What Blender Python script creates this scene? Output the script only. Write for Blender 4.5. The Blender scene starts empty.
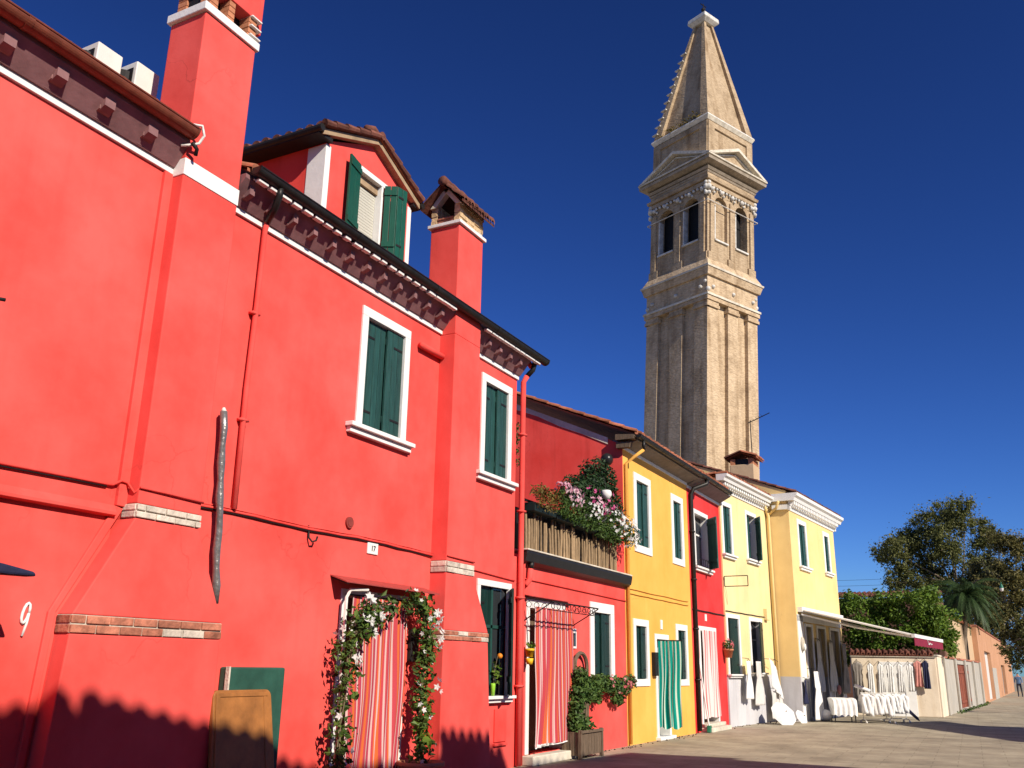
import bpy, bmesh, math, random
from mathutils import Vector, Matrix, noise
rnd = random.Random(11)
S = bpy.context.scene
COL = S.collection
rad = math.radians
D = 7.467                      # facade line of the street (y), camera stands at x=0, y=0

# ------------------------------------------------------------------ camera
yaw, pitch, roll = rad(61.992), rad(17.148), rad(1.047)
f_ = Vector((math.cos(pitch)*math.sin(yaw), math.cos(pitch)*math.cos(yaw), math.sin(pitch)))
r_ = Vector((math.cos(yaw), -math.sin(yaw), 0)); u_ = r_.cross(f_)
r2 = math.cos(roll)*r_ + math.sin(roll)*u_; u2 = -math.sin(roll)*r_ + math.cos(roll)*u_
cam = bpy.data.objects.new('camera', bpy.data.cameras.new('camera')); COL.objects.link(cam)
M = Matrix((r2, u2, -f_)).transposed().to_4x4(); M.translation = (0, 0, 1.6)
cam.matrix_world = M
cam.data.sensor_width = 36; cam.data.lens = 911.32/1024*36
cam.data.clip_end = 3000; cam.data.clip_start = .05
S.camera = cam

# ------------------------------------------------------------------ sky, sun, exposure
SUN_AZ, SUN_EL = rad(202.5), rad(33.5)      # azimuth clockwise from +Y towards +X
w = bpy.data.worlds.new('World'); S.world = w; w.use_nodes = True
nt = w.node_tree; bg = nt.nodes['Background']
sky = nt.nodes.new('ShaderNodeTexSky'); sky.sky_type = 'NISHITA'; sky.sun_disc = False
sky.sun_elevation = SUN_EL; sky.sun_rotation = SUN_AZ
sky.altitude = 0; sky.air_density = 1.0; sky.dust_density = .0; sky.ozone_density = 10.0
gm = nt.nodes.new('ShaderNodeGamma'); gm.inputs['Gamma'].default_value = 1.6          # the deep, contrasty autumn sky
tn = nt.nodes.new('ShaderNodeMixRGB'); tn.blend_type = 'MULTIPLY'; tn.inputs[0].default_value = 1; tn.inputs[2].default_value = (.70, .60, .64, 1)
dk = nt.nodes.new('ShaderNodeMixRGB'); dk.blend_type = 'DARKEN'; dk.inputs[0].default_value = 1; dk.inputs[2].default_value = (2.6, 4.4, 6.6, 1)   # keeps the glow round the sun no brighter than the horizon
nt.links.new(sky.outputs[0], dk.inputs[1]); nt.links.new(dk.outputs[0], gm.inputs[0]); nt.links.new(gm.outputs[0], tn.inputs[1]); nt.links.new(tn.outputs[0], bg.inputs[0]); bg.inputs[1].default_value = .05
sun = bpy.data.objects.new('sun', bpy.data.lights.new('sun', 'SUN')); COL.objects.link(sun)
sun.data.energy = 5.0; sun.data.angle = rad(.53); sun.data.color = (1, .91, .78)
tow = Vector((math.sin(SUN_AZ)*math.cos(SUN_EL), math.cos(SUN_AZ)*math.cos(SUN_EL), math.sin(SUN_EL)))
sun.rotation_euler = tow.to_track_quat('Z', 'Y').to_euler(); sun.location = (0, -20, 30)
vs = S.view_settings
vs.view_transform = 'Standard'; vs.look = 'None'; vs.exposure = .25; vs.gamma = 1; vs.use_curve_mapping = False
S.render.engine = 'CYCLES'
S.cycles.max_bounces = 6; S.cycles.diffuse_bounces = 2; S.cycles.use_denoising = True

# ------------------------------------------------------------------ materials
MATS = {}
def _base(name, rough=.85, metal=0, spec=.3):
    m = bpy.data.materials.new(name); m.use_nodes = True
    n = m.node_tree.nodes; b = n['Principled BSDF']
    b.inputs['Roughness'].default_value = rough; b.inputs['Metallic'].default_value = metal
    b.inputs['Specular IOR Level'].default_value = spec
    MATS[name] = m
    return m, n, m.node_tree.links, b
def c4(c): return (c[0], c[1], c[2], 1)
def mul(c, k): return tuple(min(1, x*k) for x in c)
def plain(name, col, rough=.7, metal=0, var=.12, scale=6, bump=.0, spec=.3, stretch=(1, 1, 1), bscale=None, island=0):
    """one colour with an uneven, weathered surface"""
    m, n, l, b = _base(name, rough, metal, spec)
    g = n.new('ShaderNodeNewGeometry'); mp = n.new('ShaderNodeMapping'); mp.inputs['Scale'].default_value = stretch
    l.new(g.outputs['Position'], mp.inputs[0])
    t = n.new('ShaderNodeTexNoise'); t.inputs['Scale'].default_value = scale; t.inputs['Detail'].default_value = 6
    t.inputs['Roughness'].default_value = .65; l.new(mp.outputs[0], t.inputs['Vector'])
    r = n.new('ShaderNodeValToRGB'); r.color_ramp.elements[0].position = .3; r.color_ramp.elements[1].position = .7
    r.color_ramp.elements[0].color = c4(mul(col, 1-var)); r.color_ramp.elements[1].color = c4(mul(col, 1+var))
    l.new(t.outputs[0], r.inputs[0]); out = r.outputs[0]
    if island:
        hs = n.new('ShaderNodeHueSaturation'); mr = n.new('ShaderNodeMapRange')
        mr.inputs[3].default_value = 1-island; mr.inputs[4].default_value = 1+island
        l.new(g.outputs['Random Per Island'], mr.inputs[0]); l.new(mr.outputs[0], hs.inputs['Value']); l.new(out, hs.inputs['Color']); out = hs.outputs[0]
    l.new(out, b.inputs['Base Color'])
    if bump:
        t2 = n.new('ShaderNodeTexNoise'); t2.inputs['Scale'].default_value = bscale or scale*4; t2.inputs['Detail'].default_value = 5
        l.new(mp.outputs[0], t2.inputs['Vector'])
        bp = n.new('ShaderNodeBump'); bp.inputs['Strength'].default_value = bump; bp.inputs['Distance'].default_value = .02
        l.new(t2.outputs[0], bp.inputs['Height']); l.new(bp.outputs[0], b.inputs['Normal'])
    return m
def plaster(name, col, stain=None, amount=.35, bump=.25):
    """painted render: soft clouds of fading, run-off streaks, a trowelled surface"""
    m, n, l, b = _base(name, .9, 0, .2)
    g = n.new('ShaderNodeNewGeometry')
    t = n.new('ShaderNodeTexNoise'); t.inputs['Scale'].default_value = .9; t.inputs['Detail'].default_value = 7; t.inputs['Roughness'].default_value = .6
    l.new(g.outputs['Position'], t.inputs['Vector'])
    r = n.new('ShaderNodeValToRGB'); r.color_ramp.elements[0].position = .32; r.color_ramp.elements[1].position = .68
    r.color_ramp.elements[0].color = c4((col[0]*.93, col[1]*.74, col[2]*.72) if name.startswith('red') else mul(col, .89)); r.color_ramp.elements[1].color = c4(tuple(min(.9, x*1.05+.022) for x in col))
    l.new(t.outputs[0], r.inputs[0])
    mp = n.new('ShaderNodeMapping'); mp.inputs['Scale'].default_value = (3.2, 3.2, .28); l.new(g.outputs['Position'], mp.inputs[0])
    t2 = n.new('ShaderNodeTexNoise'); t2.inputs['Scale'].default_value = 1.6; t2.inputs['Detail'].default_value = 6; l.new(mp.outputs[0], t2.inputs['Vector'])
    r2_ = n.new('ShaderNodeValToRGB'); r2_.color_ramp.elements[0].position = .52; r2_.color_ramp.elements[1].position = .78
    r2_.color_ramp.elements[0].color = (0, 0, 0, 1); r2_.color_ramp.elements[1].color = (amount, amount, amount, 1)
    l.new(t2.outputs[0], r2_.inputs[0])
    mx = n.new('ShaderNodeMixRGB'); mx.inputs[2].default_value = c4(stain or mul(col, .72))
    l.new(r2_.outputs[0], mx.inputs[0]); l.new(r.outputs[0], mx.inputs[1]); l.new(mx.outputs[0], b.inputs['Base Color'])
    vo = n.new('ShaderNodeTexVoronoi'); vo.feature = 'DISTANCE_TO_EDGE'; vo.inputs['Scale'].default_value = .55; wn = n.new('ShaderNodeTexNoise'); wn.inputs['Scale'].default_value = 2.2; wn.inputs['Detail'].default_value = 6
    va = n.new('ShaderNodeVectorMath'); va.operation = 'MULTIPLY_ADD'; va.inputs[1].default_value = (.7, .7, .7); l.new(g.outputs['Position'], wn.inputs['Vector']); l.new(wn.outputs['Color'], va.inputs[0]); l.new(g.outputs['Position'], va.inputs[2]); l.new(va.outputs[0], vo.inputs['Vector'])
    cr_ = n.new('ShaderNodeMapRange'); cr_.inputs[1].default_value = .0; cr_.inputs[2].default_value = .006; cr_.inputs[3].default_value = 1; cr_.inputs[4].default_value = 0; l.new(vo.outputs['Distance'], cr_.inputs[0])
    mk = n.new('ShaderNodeTexNoise'); mk.inputs['Scale'].default_value = .5; l.new(g.outputs['Position'], mk.inputs['Vector'])
    mr_ = n.new('ShaderNodeMapRange'); mr_.inputs[1].default_value = .56; mr_.inputs[2].default_value = .64; mr_.inputs[3].default_value = 0; mr_.inputs[4].default_value = .4; l.new(mk.outputs[0], mr_.inputs[0])
    mm = n.new('ShaderNodeMath'); mm.operation = 'MULTIPLY'; l.new(cr_.outputs[0], mm.inputs[0]); l.new(mr_.outputs[0], mm.inputs[1])
    mx2 = n.new('ShaderNodeMixRGB'); mx2.inputs[2].default_value = c4(mul(col, .42)); l.new(mm.outputs[0], mx2.inputs[0]); l.new(mx.outputs[0], mx2.inputs[1]); l.new(mx2.outputs[0], b.inputs['Base Color'])
    t3 = n.new('ShaderNodeTexNoise'); t3.inputs['Scale'].default_value = 2.4; t3.inputs['Detail'].default_value = 9; t3.inputs['Roughness'].default_value = .62
    l.new(g.outputs['Position'], t3.inputs['Vector'])
    bp = n.new('ShaderNodeBump'); bp.inputs['Strength'].default_value = bump; bp.inputs['Distance'].default_value = .03
    l.new(t3.outputs[0], bp.inputs['Height']); l.new(bp.outputs[0], b.inputs['Normal'])
    return m
def leafmat(name, c0, c1, tr=.25):
    m, n, l, b = _base(name, .55, 0, .3)
    g = n.new('ShaderNodeNewGeometry'); r = n.new('ShaderNodeValToRGB')
    r.color_ramp.elements[0].color = c4(c0); r.color_ramp.elements[1].color = c4(c1)
    l.new(g.outputs['Random Per Island'], r.inputs[0]); l.new(r.outputs[0], b.inputs['Base Color'])
    t = n.new('ShaderNodeBsdfTranslucent'); l.new(r.outputs[0], t.inputs['Color'])
    mx = n.new('ShaderNodeMixShader'); mx.inputs[0].default_value = tr
    o = n['Material Output']; l.new(b.outputs[0], mx.inputs[1]); l.new(t.outputs[0], mx.inputs[2]); l.new(mx.outputs[0], o.inputs[0])
    return m
def stripes(name, cols, reps, rough=.9, tr=.18):
    """woven stripes along the cloth's own width (UV x)"""
    m, n, l, b = _base(name, rough, 0, .1)
    uv = n.new('ShaderNodeUVMap'); sx = n.new('ShaderNodeSeparateXYZ'); l.new(uv.outputs[0], sx.inputs[0])
    mu = n.new('ShaderNodeMath'); mu.operation = 'MULTIPLY'; mu.inputs[1].default_value = reps; l.new(sx.outputs[0], mu.inputs[0])
    fr = n.new('ShaderNodeMath'); fr.operation = 'FRACT'; l.new(mu.outputs[0], fr.inputs[0])
    r = n.new('ShaderNodeValToRGB'); cr = r.color_ramp; cr.interpolation = 'CONSTANT'
    while len(cr.elements) < len(cols): cr.elements.new(.5)
    for e, (p, c) in zip(cr.elements, cols): e.position = p; e.color = c4(c)
    l.new(fr.outputs[0], r.inputs[0]); l.new(r.outputs[0], b.inputs['Base Color'])
    t = n.new('ShaderNodeBsdfTranslucent'); l.new(r.outputs[0], t.inputs['Color'])
    mx = n.new('ShaderNodeMixShader'); mx.inputs[0].default_value = tr
    o = n['Material Output']; l.new(b.outputs[0], mx.inputs[1]); l.new(t.outputs[0], mx.inputs[2]); l.new(mx.outputs[0], o.inputs[0])
    return m

RED = (.80, .095, .078)
plaster('red', RED, (.62, .055, .045), .22)
plaster('red_old', (.80, .098, .08), (.58, .055, .045), .28)
plaster('red_side', (.80, .075, .06), (.50, .04, .03), .5)
plaster('yellow', (.86, .43, .082), (.72, .36, .05), .35)
plaster('red_crimson', (.66, .035, .035), (.5, .03, .03), .4)
plaster('pale_yellow', (.86, .655, .32), (.78, .54, .2), .4)
plaster('corner_yellow', (.86, .61, .26), (.78, .52, .2), .4)
plaster('dado_grey', (.58, .57, .58), (.36, .35, .35), .6, .4)
plaster('white_plaster', (.80, .79, .76), (.62, .60, .55), .45, .3)
plaster('cream_wall', (.78, .66, .50), (.55, .42, .28), .6, .5)
plaster('tan_wall', (.56, .40, .24), (.5, .34, .2), .6, .5)
plaster('orange_wall', (.52, .275, .15), (.5, .24, .13), .7, .5)
plaster('concrete_wall', (.45, .42, .36), (.32, .24, .17), .9, .6)
plain('white_stone', (.80, .79, .75), .7, 0, .06, 5, .15)
plain('white_mortar', (.78, .75, .70), .9, 0, .15, 14, .3)
plain('tower_stone', (.60, .575, .52), .9, 0, .3, 3, .4)
plain('old_stone', (.62, .56, .45), .9, 0, .3, 2.2, .4)
plain('vent_dark', (.26, .045, .035), .8, 0, .2, 9)
plain('shaded_stone', (.34, .28, .21), .95, 0, .3, 2, .4)  # darker stone: shade under the tower's upper cornice put into the colour
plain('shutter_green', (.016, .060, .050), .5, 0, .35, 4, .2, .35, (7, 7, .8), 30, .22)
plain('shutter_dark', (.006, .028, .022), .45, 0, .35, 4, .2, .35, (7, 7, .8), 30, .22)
plain('shutter_bright', (.007, .078, .046), .45, 0, .2, 5, .1, .4, (8, 8, 1))
plain('iron', (.02, .018, .018), .6, .3, .3, 12)
plain('gutter_dark', (.028, .026, .024), .45, .4, .3, 9, .1)
plain('gutter_brown', (.20, .055, .030), .5, .1, .25, 8, .15)
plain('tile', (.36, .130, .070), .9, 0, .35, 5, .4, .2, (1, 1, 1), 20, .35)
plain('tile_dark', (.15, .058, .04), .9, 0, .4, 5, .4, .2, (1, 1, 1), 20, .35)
plain('soffit', (.25, .125, .125), .9, 0, .25, 4, .2)
plain('soffit_grey', (.19, .18, .18), .9, 0, .2, 4, .2)
plain('corbel', (.25, .125, .12), .9, 0, .3, 6, .2)
plain('brick_red', (.40, .15, .095), .95, 0, .45, 9, .5, .2, (1, 1, 1), 30, .3)
plain('brick_white', (.62, .54, .45), .95, 0, .3, 9, .5, .2, (1, 1, 1), 30, .15)
plain('brick_yellow', (.58, .40, .22), .95, 0, .35, 12, .5, .2, (1, 1, 1), 30, .2)
plain('mortar', (.52, .46, .38), .95, 0, .2, 10, .3)
plain('wood_brown', (.34, .135, .035), .5, 0, .3, 4, .1, .4, (1, 6, .6))
plain('wood_old', (.15, .105, .07), .85, 0, .4, 5, .3, .2, (8, 8, 1))
plain('wood_verge', (.36, .25, .15), .85, 0, .3, 5, .2)
plain('reed', (.30, .205, .115), .85, 0, .25, 9, .3, .2, (3, 3, 1), 20, .28)
plain('dark_inside', (.012, .012, .013), .6, 0, .3, 3)
plain('glass_dark', (.03, .035, .04), .08, 0, .3, 1.5, 0, .6)
plain('blind', (.52, .50, .42), .8, 0, .1, 40)
plain('ac_white', (.72, .70, .64), .5, 0, .06, 5)
plain('steel_pipe', (.26, .25, .24), .3, .55, .3, 10, .5, .5, (1, 1, 1), 22)
plain('terracotta', (.50, .20, .10), .9, 0, .2, 8, .2)
plain('yellow_pot', (.85, .48, .02), .5, 0, .05, 5)
plain('navy', (.018, .02, .055), .85, 0, .3, 8, .2)
plain('linen', (.74, .73, .70), .9, 0, .10, 9, .25, .1, (1, 1, 1), 14)
plain('linen_grey', (.60, .57, .53), .9, 0, .08, 6, .25)
plain('door_grey', (.23, .205, .18), .8, 0, .25, 4, .2)
plain('rust_door', (.25, .075, .045), .85, 0, .45, 4, .3, .2, (4, 4, 1))
plain('awning_cloth', (.72, .68, .60), .85, 0, .08, 5)
plain('wine_cloth', (.24, .018, .045), .85, 0, .12, 6)
plain('canopy_sheet', (.36, .06, .05), .55, 0, .2, 8)
plain('flower_box', (.008, .018, .018), .6, 0, .2, 6)
plain('soil', (.06, .04, .03), .95)
plain('bark', (.16, .125, .09), .95, 0, .45, 4, .6, .2, (1, 1, .4), 12)
plain('bark_pale', (.34, .29, .22), .95, 0, .45, 3, .5, .2, (1, 1, .5), 9)
plain('stem', (.16, .12, .07), .9, 0, .3, 12)
plain('skin', (.50, .30, .21), .6)
plain('blue_shirt', (.10, .19, .34), .9, 0, .15, 9)
plain('dark_cloth', (.03, .03, .045), .9, 0, .2, 9)
plain('pink_cloth', (.62, .26, .22), .9, 0, .15, 7)
plain('lamp_green', (.02, .16, .09), .4)
plain('tank_green', (.025, .085, .060), .55, 0, .3, 3, .15)
plain('orange_fruit', (.8, .25, .02), .5)
plain('vase_lime', (.30, .62, .05), .3)
plain('black_globe', (.02, .02, .02), .3)
leafmat('leaf_vine', (.022, .055, .012), (.10, .17, .030))
leafmat('leaf_fine', (.022, .06, .012), (.12, .20, .04))
leafmat('leaf_climb', (.022, .058, .012), (.13, .21, .035))
leafmat('leaf_dark', (.010, .030, .010), (.035, .075, .020), .15)
leafmat('leaf_bright', (.055, .12, .012), (.19, .29, .035), .35)
leafmat('leaf_plane', (.055, .072, .018), (.235, .235, .07), .35)
leafmat('leaf_rust', (.055, .062, .018), (.255, .215, .07), .35)
leafmat('leaf_palm', (.018, .045, .012), (.065, .11, .03), .2)
leafmat('leaf_ochre', (.10, .09, .02), (.26, .17, .04), .25)
leafmat('petal_white', (.75, .74, .70), (.88, .88, .85), .3)
leafmat('petal_pink', (.62, .26, .36), (.86, .60, .66), .3)
leafmat('petal_magenta', (.55, .04, .20), (.75, .16, .36), .3)
leafmat('petal_red', (.55, .08, .10), (.80, .34, .34), .3)
P0, P1, P2c = (.74, .50, .47), (.60, .075, .095), (.76, .17, .05)
stripes('curtain_pink', [(0, P0), (.09, P1), (.30, P2c), (.42, P1), (.52, P0), (.60, P1), (.72, (.50, .06, .12)), (.80, P0), (.88, P1), (.95, P2c)], 4)
stripes('curtain_red', [(0, (.74, .52, .49)), (.12, (.58, .07, .085)), (.34, (.74, .17, .055)), (.46, (.58, .07, .085)), (.62, (.74, .52, .49)), (.70, (.54, .075, .11)), (.90, (.74, .17, .055))], 6)
stripes('curtain_green', [(0, (.006, .32, .25)), (.55, (.62, .74, .62)), (.88, (.006, .32, .25))], 6)
stripes('curtain_pale', [(0, (.80, .72, .68)), (.35, (.74, .20, .19)), (.62, (.80, .72, .68)), (.78, (.78, .42, .40))], 3)

def paving():
    m, n, l, b = _base('paving', .8, 0, .25)
    g = n.new('ShaderNodeNewGeometry')
    br = n.new('ShaderNodeTexBrick'); br.inputs['Scale'].default_value = 1; br.inputs['Brick Width'].default_value = .85; br.inputs['Row Height'].default_value = .42
    br.inputs['Mortar Size'].default_value = .012; br.inputs['Mortar Smooth'].default_value = .4
    br.inputs['Color1'].default_value = (.40, .355, .27, 1); br.inputs['Color2'].default_value = (.36, .32, .245, 1); br.inputs['Mortar'].default_value = (.30, .265, .20, 1)
    mp = n.new('ShaderNodeMapping'); mp.inputs['Rotation'].default_value = (0, 0, rad(88)); l.new(g.outputs['Position'], mp.inputs[0]); l.new(mp.outputs[0], br.inputs['Vector'])
    t = n.new('ShaderNodeTexNoise'); t.inputs['Scale'].default_value = .8; t.inputs['Detail'].default_value = 8; t.inputs['Roughness'].default_value = .7; l.new(g.outputs['Position'], t.inputs['Vector'])
    r = n.new('ShaderNodeValToRGB'); r.color_ramp.elements[0].color = (.56, .53, .50, 1); r.color_ramp.elements[1].color = (1.24, 1.21, 1.14, 1)
    r.color_ramp.elements[0].position = .3; r.color_ramp.elements[1].position = .7; l.new(t.outputs[0], r.inputs[0])
    mx = n.new('ShaderNodeMixRGB'); mx.blend_type = 'MULTIPLY'; mx.inputs[0].default_value = 1; l.new(br.outputs[0], mx.inputs[1]); l.new(r.outputs[0], mx.inputs[2]); l.new(mx.outputs[0], b.inputs['Base Color'])
    t2 = n.new('ShaderNodeTexNoise'); t2.inputs['Scale'].default_value = 9; t2.inputs['Detail'].default_value = 6; l.new(g.outputs['Position'], t2.inputs['Vector'])
    ad = n.new('ShaderNodeMath'); ad.operation = 'SUBTRACT'; l.new(t2.outputs[0], ad.inputs[0]); l.new(br.outputs['Fac'], ad.inputs[1])
    bp = n.new('ShaderNodeBump'); bp.inputs['Strength'].default_value = .35; bp.inputs['Distance'].default_value = .015; l.new(ad.outputs[0], bp.inputs['Height']); l.new(bp.outputs[0], b.inputs['Normal'])
paving()
def towerbrick(name='tower_brick', k=1.0):
    m, n, l, b = _base(name, .95, 0, .15)
    g = n.new('ShaderNodeNewGeometry')
    t = n.new('ShaderNodeTexNoise'); t.inputs['Scale'].default_value = .55; t.inputs['Detail'].default_value = 9; t.inputs['Roughness'].default_value = .7; l.new(g.outputs['Position'], t.inputs['Vector'])
    r = n.new('ShaderNodeValToRGB'); cr = r.color_ramp; cr.elements[0].position = .28; cr.elements[1].position = .72
    cr.elements[0].color = c4(mul((.34, .245, .15), k)); cr.elements[1].color = c4(mul((.66, .515, .345), k)); e = cr.elements.new(.5); e.color = c4(mul((.575, .44, .285), k))
    l.new(t.outputs[0], r.inputs[0])
    mp = n.new('ShaderNodeMapping'); mp.inputs['Scale'].default_value = (3.2, 3.2, 9); l.new(g.outputs['Position'], mp.inputs[0])
    t2 = n.new('ShaderNodeTexNoise'); t2.inputs['Scale'].default_value = 1; t2.inputs['Detail'].default_value = 4; l.new(mp.outputs[0], t2.inputs['Vector'])
    r2_ = n.new('ShaderNodeValToRGB'); r2_.color_ramp.elements[0].position = .35; r2_.color_ramp.elements[1].position = .62; r2_.color_ramp.elements[0].color = (.58, .52, .48, 1); r2_.color_ramp.elements[1].color = (1.08, 1.05, 1.02, 1)
    l.new(t2.outputs[0], r2_.inputs[0])
    mx = n.new('ShaderNodeMixRGB'); mx.blend_type = 'MULTIPLY'; mx.inputs[0].default_value = .5; l.new(r.outputs[0], mx.inputs[1]); l.new(r2_.outputs[0], mx.inputs[2]); l.new(mx.outputs[0], b.inputs['Base Color'])
    bp = n.new('ShaderNodeBump'); bp.inputs['Strength'].default_value = .9; bp.inputs['Distance'].default_value = .06; l.new(t2.outputs[0], bp.inputs['Height']); l.new(bp.outputs[0], b.inputs['Normal'])
    # tall run-off stains
    m3 = n.new('ShaderNodeMapping'); m3.inputs['Scale'].default_value = (1.1, 1.1, .09); l.new(g.outputs['Position'], m3.inputs[0])
    t4 = n.new('ShaderNodeTexNoise'); t4.inputs['Scale'].default_value = 1.3; t4.inputs['Detail'].default_value = 7; l.new(m3.outputs[0], t4.inputs['Vector'])
    r4 = n.new('ShaderNodeValToRGB'); r4.color_ramp.elements[0].position = .5; r4.color_ramp.elements[1].position = .75; r4.color_ramp.elements[0].color = (1, 1, 1, 1); r4.color_ramp.elements[1].color = (.62, .56, .50, 1); l.new(t4.outputs[0], r4.inputs[0])
    m4 = n.new('ShaderNodeMixRGB'); m4.blend_type = 'MULTIPLY'; m4.inputs[0].default_value = 1; l.new(mx.outputs[0], m4.inputs[1]); l.new(r4.outputs[0], m4.inputs[2]); l.new(m4.outputs[0], b.inputs['Base Color'])
towerbrick(); towerbrick('tower_brick_old', .80)

# ------------------------------------------------------------------ mesh collecting
class MB:
    def __init__(s, mat): s.v = []; s.f = []; s.fm = []; s.uv = {}; s.mats = [mat]; s.cur = 0
    def m(s, name):
        if name not in s.mats: s.mats.append(name)
        s.cur = s.mats.index(name); return s
    def face(s, pts, uv=None):
        i = len(s.v); s.v += [tuple(p) for p in pts]; s.f.append(tuple(range(i, i+len(pts)))); s.fm.append(s.cur)
        if uv: s.uv[len(s.f)-1] = uv
    def raw(s, vs_, fs):
        i = len(s.v); s.v += [tuple(p) for p in vs_]
        for q in fs: s.f.append(tuple(i+k for k in q)); s.fm.append(s.cur)
    def hexa(s, p):                # 8 points: bottom 4 (ccw), top 4
        s.raw(p, [(3, 2, 1, 0), (4, 5, 6, 7), (0, 1, 5, 4), (1, 2, 6, 5), (2, 3, 7, 6), (3, 0, 4, 7)])
    def box(s, W, s0, s1, d0, d1, z0, z1):
        s.hexa([W(s0, d1, z0), W(s1, d1, z0), W(s1, d0, z0), W(s0, d0, z0), W(s0, d1, z1), W(s1, d1, z1), W(s1, d0, z1), W(s0, d0, z1)])
    def prism(s, W, poly, d0, d1):  # poly in (s,z), extruded in depth
        n = len(poly); vs_ = [W(a, d1, z) for a, z in poly] + [W(a, d0, z) for a, z in poly]
        fs = [tuple(range(n)), tuple(range(2*n-1, n-1, -1))] + [(i, n+i, n+(i+1) % n, (i+1) % n) for i in range(n)]
        s.raw(vs_, fs)
    def prism_s(s, W, poly, s0, s1):  # poly in (d,z), extruded along the wall
        n = len(poly); vs_ = [W(s0, d, z) for d, z in poly] + [W(s1, d, z) for d, z in poly]
        fs = [tuple(range(n)), tuple(range(2*n-1, n-1, -1))] + [(i, n+i, n+(i+1) % n, (i+1) % n) for i in range(n)]
        s.raw(vs_, fs)
    def tube(s, path, r, n=8, cap=True):
        path = [Vector(p) for p in path]; rs = r if isinstance(r, (list, tuple)) else [r]*len(path)
        rings = []; ref = None
        for i, p in enumerate(path):
            t = (path[min(i+1, len(path)-1)]-path[max(i-1, 0)])
            if t.length < 1e-9: t = Vector((0, 0, 1))
            t.normalize()
            if ref is None: ref = t.orthogonal().normalized()
            ref = (ref - t*ref.dot(t));
            ref = ref.normalized() if ref.length > 1e-6 else t.orthogonal().normalized()
            b = t.cross(ref); rings.append([p+(ref*math.cos(2*math.pi*k/n)+b*math.sin(2*math.pi*k/n))*rs[i] for k in range(n)])
        vs_ = [q for g in rings for q in g]; fs = []
        for i in range(len(rings)-1):
            for k in range(n): fs.append((i*n+k, i*n+(k+1) % n, (i+1)*n+(k+1) % n, (i+1)*n+k))
        if cap: fs += [tuple(range(n-1, -1, -1)), tuple((len(rings)-1)*n+k for k in range(n))]
        s.raw(vs_, fs)
    def lathe(s, c, prof, n=16):
        c = Vector(c); vs_ = [c+Vector((r*math.cos(2*math.pi*k/n), r*math.sin(2*math.pi*k/n), z)) for r, z in prof for k in range(n)]; fs = []
        for i in range(len(prof)-1):
            for k in range(n): fs.append((i*n+k, i*n+(k+1) % n, (i+1)*n+(k+1) % n, (i+1)*n+k))
        s.raw(vs_, fs)
    def ball(s, c, r, n=12, sq=(1, 1, 1)):
        c = Vector(c); prof = [(math.sin(math.pi*i/n), -math.cos(math.pi*i/n)) for i in range(n+1)]
        vs_ = [c+Vector((a*math.cos(2*math.pi*k/n)*r*sq[0], a*math.sin(2*math.pi*k/n)*r*sq[1], z*r*sq[2])) for a, z in prof for k in range(n)]; fs = []
        for i in range(n):
            for k in range(n): fs.append((i*n+k, i*n+(k+1) % n, (i+1)*n+(k+1) % n, (i+1)*n+k))
        s.raw(vs_, fs)
    def leaf(s, c, nrm, up, L, Wd):
        t = up - nrm*up.dot(nrm)
        if t.length < 1e-4: t = nrm.orthogonal()
        t.normalize(); b = nrm.cross(t); i = len(s.v); k = nrm*(-Wd*.28)
        s.v += [tuple(c-t*L*.5), tuple(c+b*Wd*.5+k-t*L*.05), tuple(c+t*L*.5), tuple(c-b*Wd*.5+k-t*L*.05)]
        s.f += [(i, i+1, i+2), (i, i+2, i+3)]; s.fm += [s.cur, s.cur]
    def flower(s, c, nrm, r):
        t = nrm.orthogonal().normalized(); b = nrm.cross(t); a0 = rnd.random()*6; pts = []
        for k in range(10):
            a = a0+k*math.pi/5; q = r if k % 2 == 0 else r*.55
            pts.append(c+(t*math.cos(a)+b*math.sin(a))*q+nrm*(r*.25 if k % 2 == 0 else 0))
        i = len(s.v); s.v += [tuple(c)]+[tuple(p) for p in pts]
        for k in range(10): s.f.append((i, i+1+k, i+1+(k+1) % 10)); s.fm.append(s.cur)
    def build(s, name, parent=None, smooth=False, bevel=0, fix=True, loc=None, label=None, uvs=False):
        me = bpy.data.meshes.new(name); L = Vector(loc) if loc else Vector((0, 0, 0))
        me.from_pydata([Vector(p)-L for p in s.v], [], s.f)
        for m_ in s.mats: me.materials.append(MATS[m_])
        me.polygons.foreach_set('material_index', s.fm)
        if s.uv:
            u = me.uv_layers.new(name='UVMap')
            for i, q in s.uv.items():
                for k, li in enumerate(me.polygons[i].loop_indices): u.data[li].uv = q[k]
        if fix:
            bm = bmesh.new(); bm.from_mesh(me); bmesh.ops.recalc_face_normals(bm, faces=bm.faces); bm.to_mesh(me); bm.free()
        if smooth:
            me.polygons.foreach_set('use_smooth', [True]*len(me.polygons))
        o = bpy.data.objects.new(name, me); COL.objects.link(o); o.location = L
        if parent:
            o.parent = parent; o.matrix_parent_inverse = Matrix.Translation(-world_loc(parent))
        if bevel:
            b = o.modifiers.new('bevel', 'BEVEL'); b.width = bevel; b.segments = 2; b.limit_method = 'ANGLE'; b.angle_limit = rad(40)
        if label: o['label'] = label
        return o
WL = {}
def world_loc(o):
    v = Vector(o.location); p = o.parent
    return WL.get(o.name, v if not p else v)
def tag(o, label, cat, group=None):
    o['label'] = label; o['category'] = cat
    if group: o['group'] = group
    return o
def thing(name, label, cat, loc, group=None):
    o = bpy.data.objects.new(name, None); COL.objects.link(o); o.location = loc; o.empty_display_size = .2
    return tag(o, label, cat, group)
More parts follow.
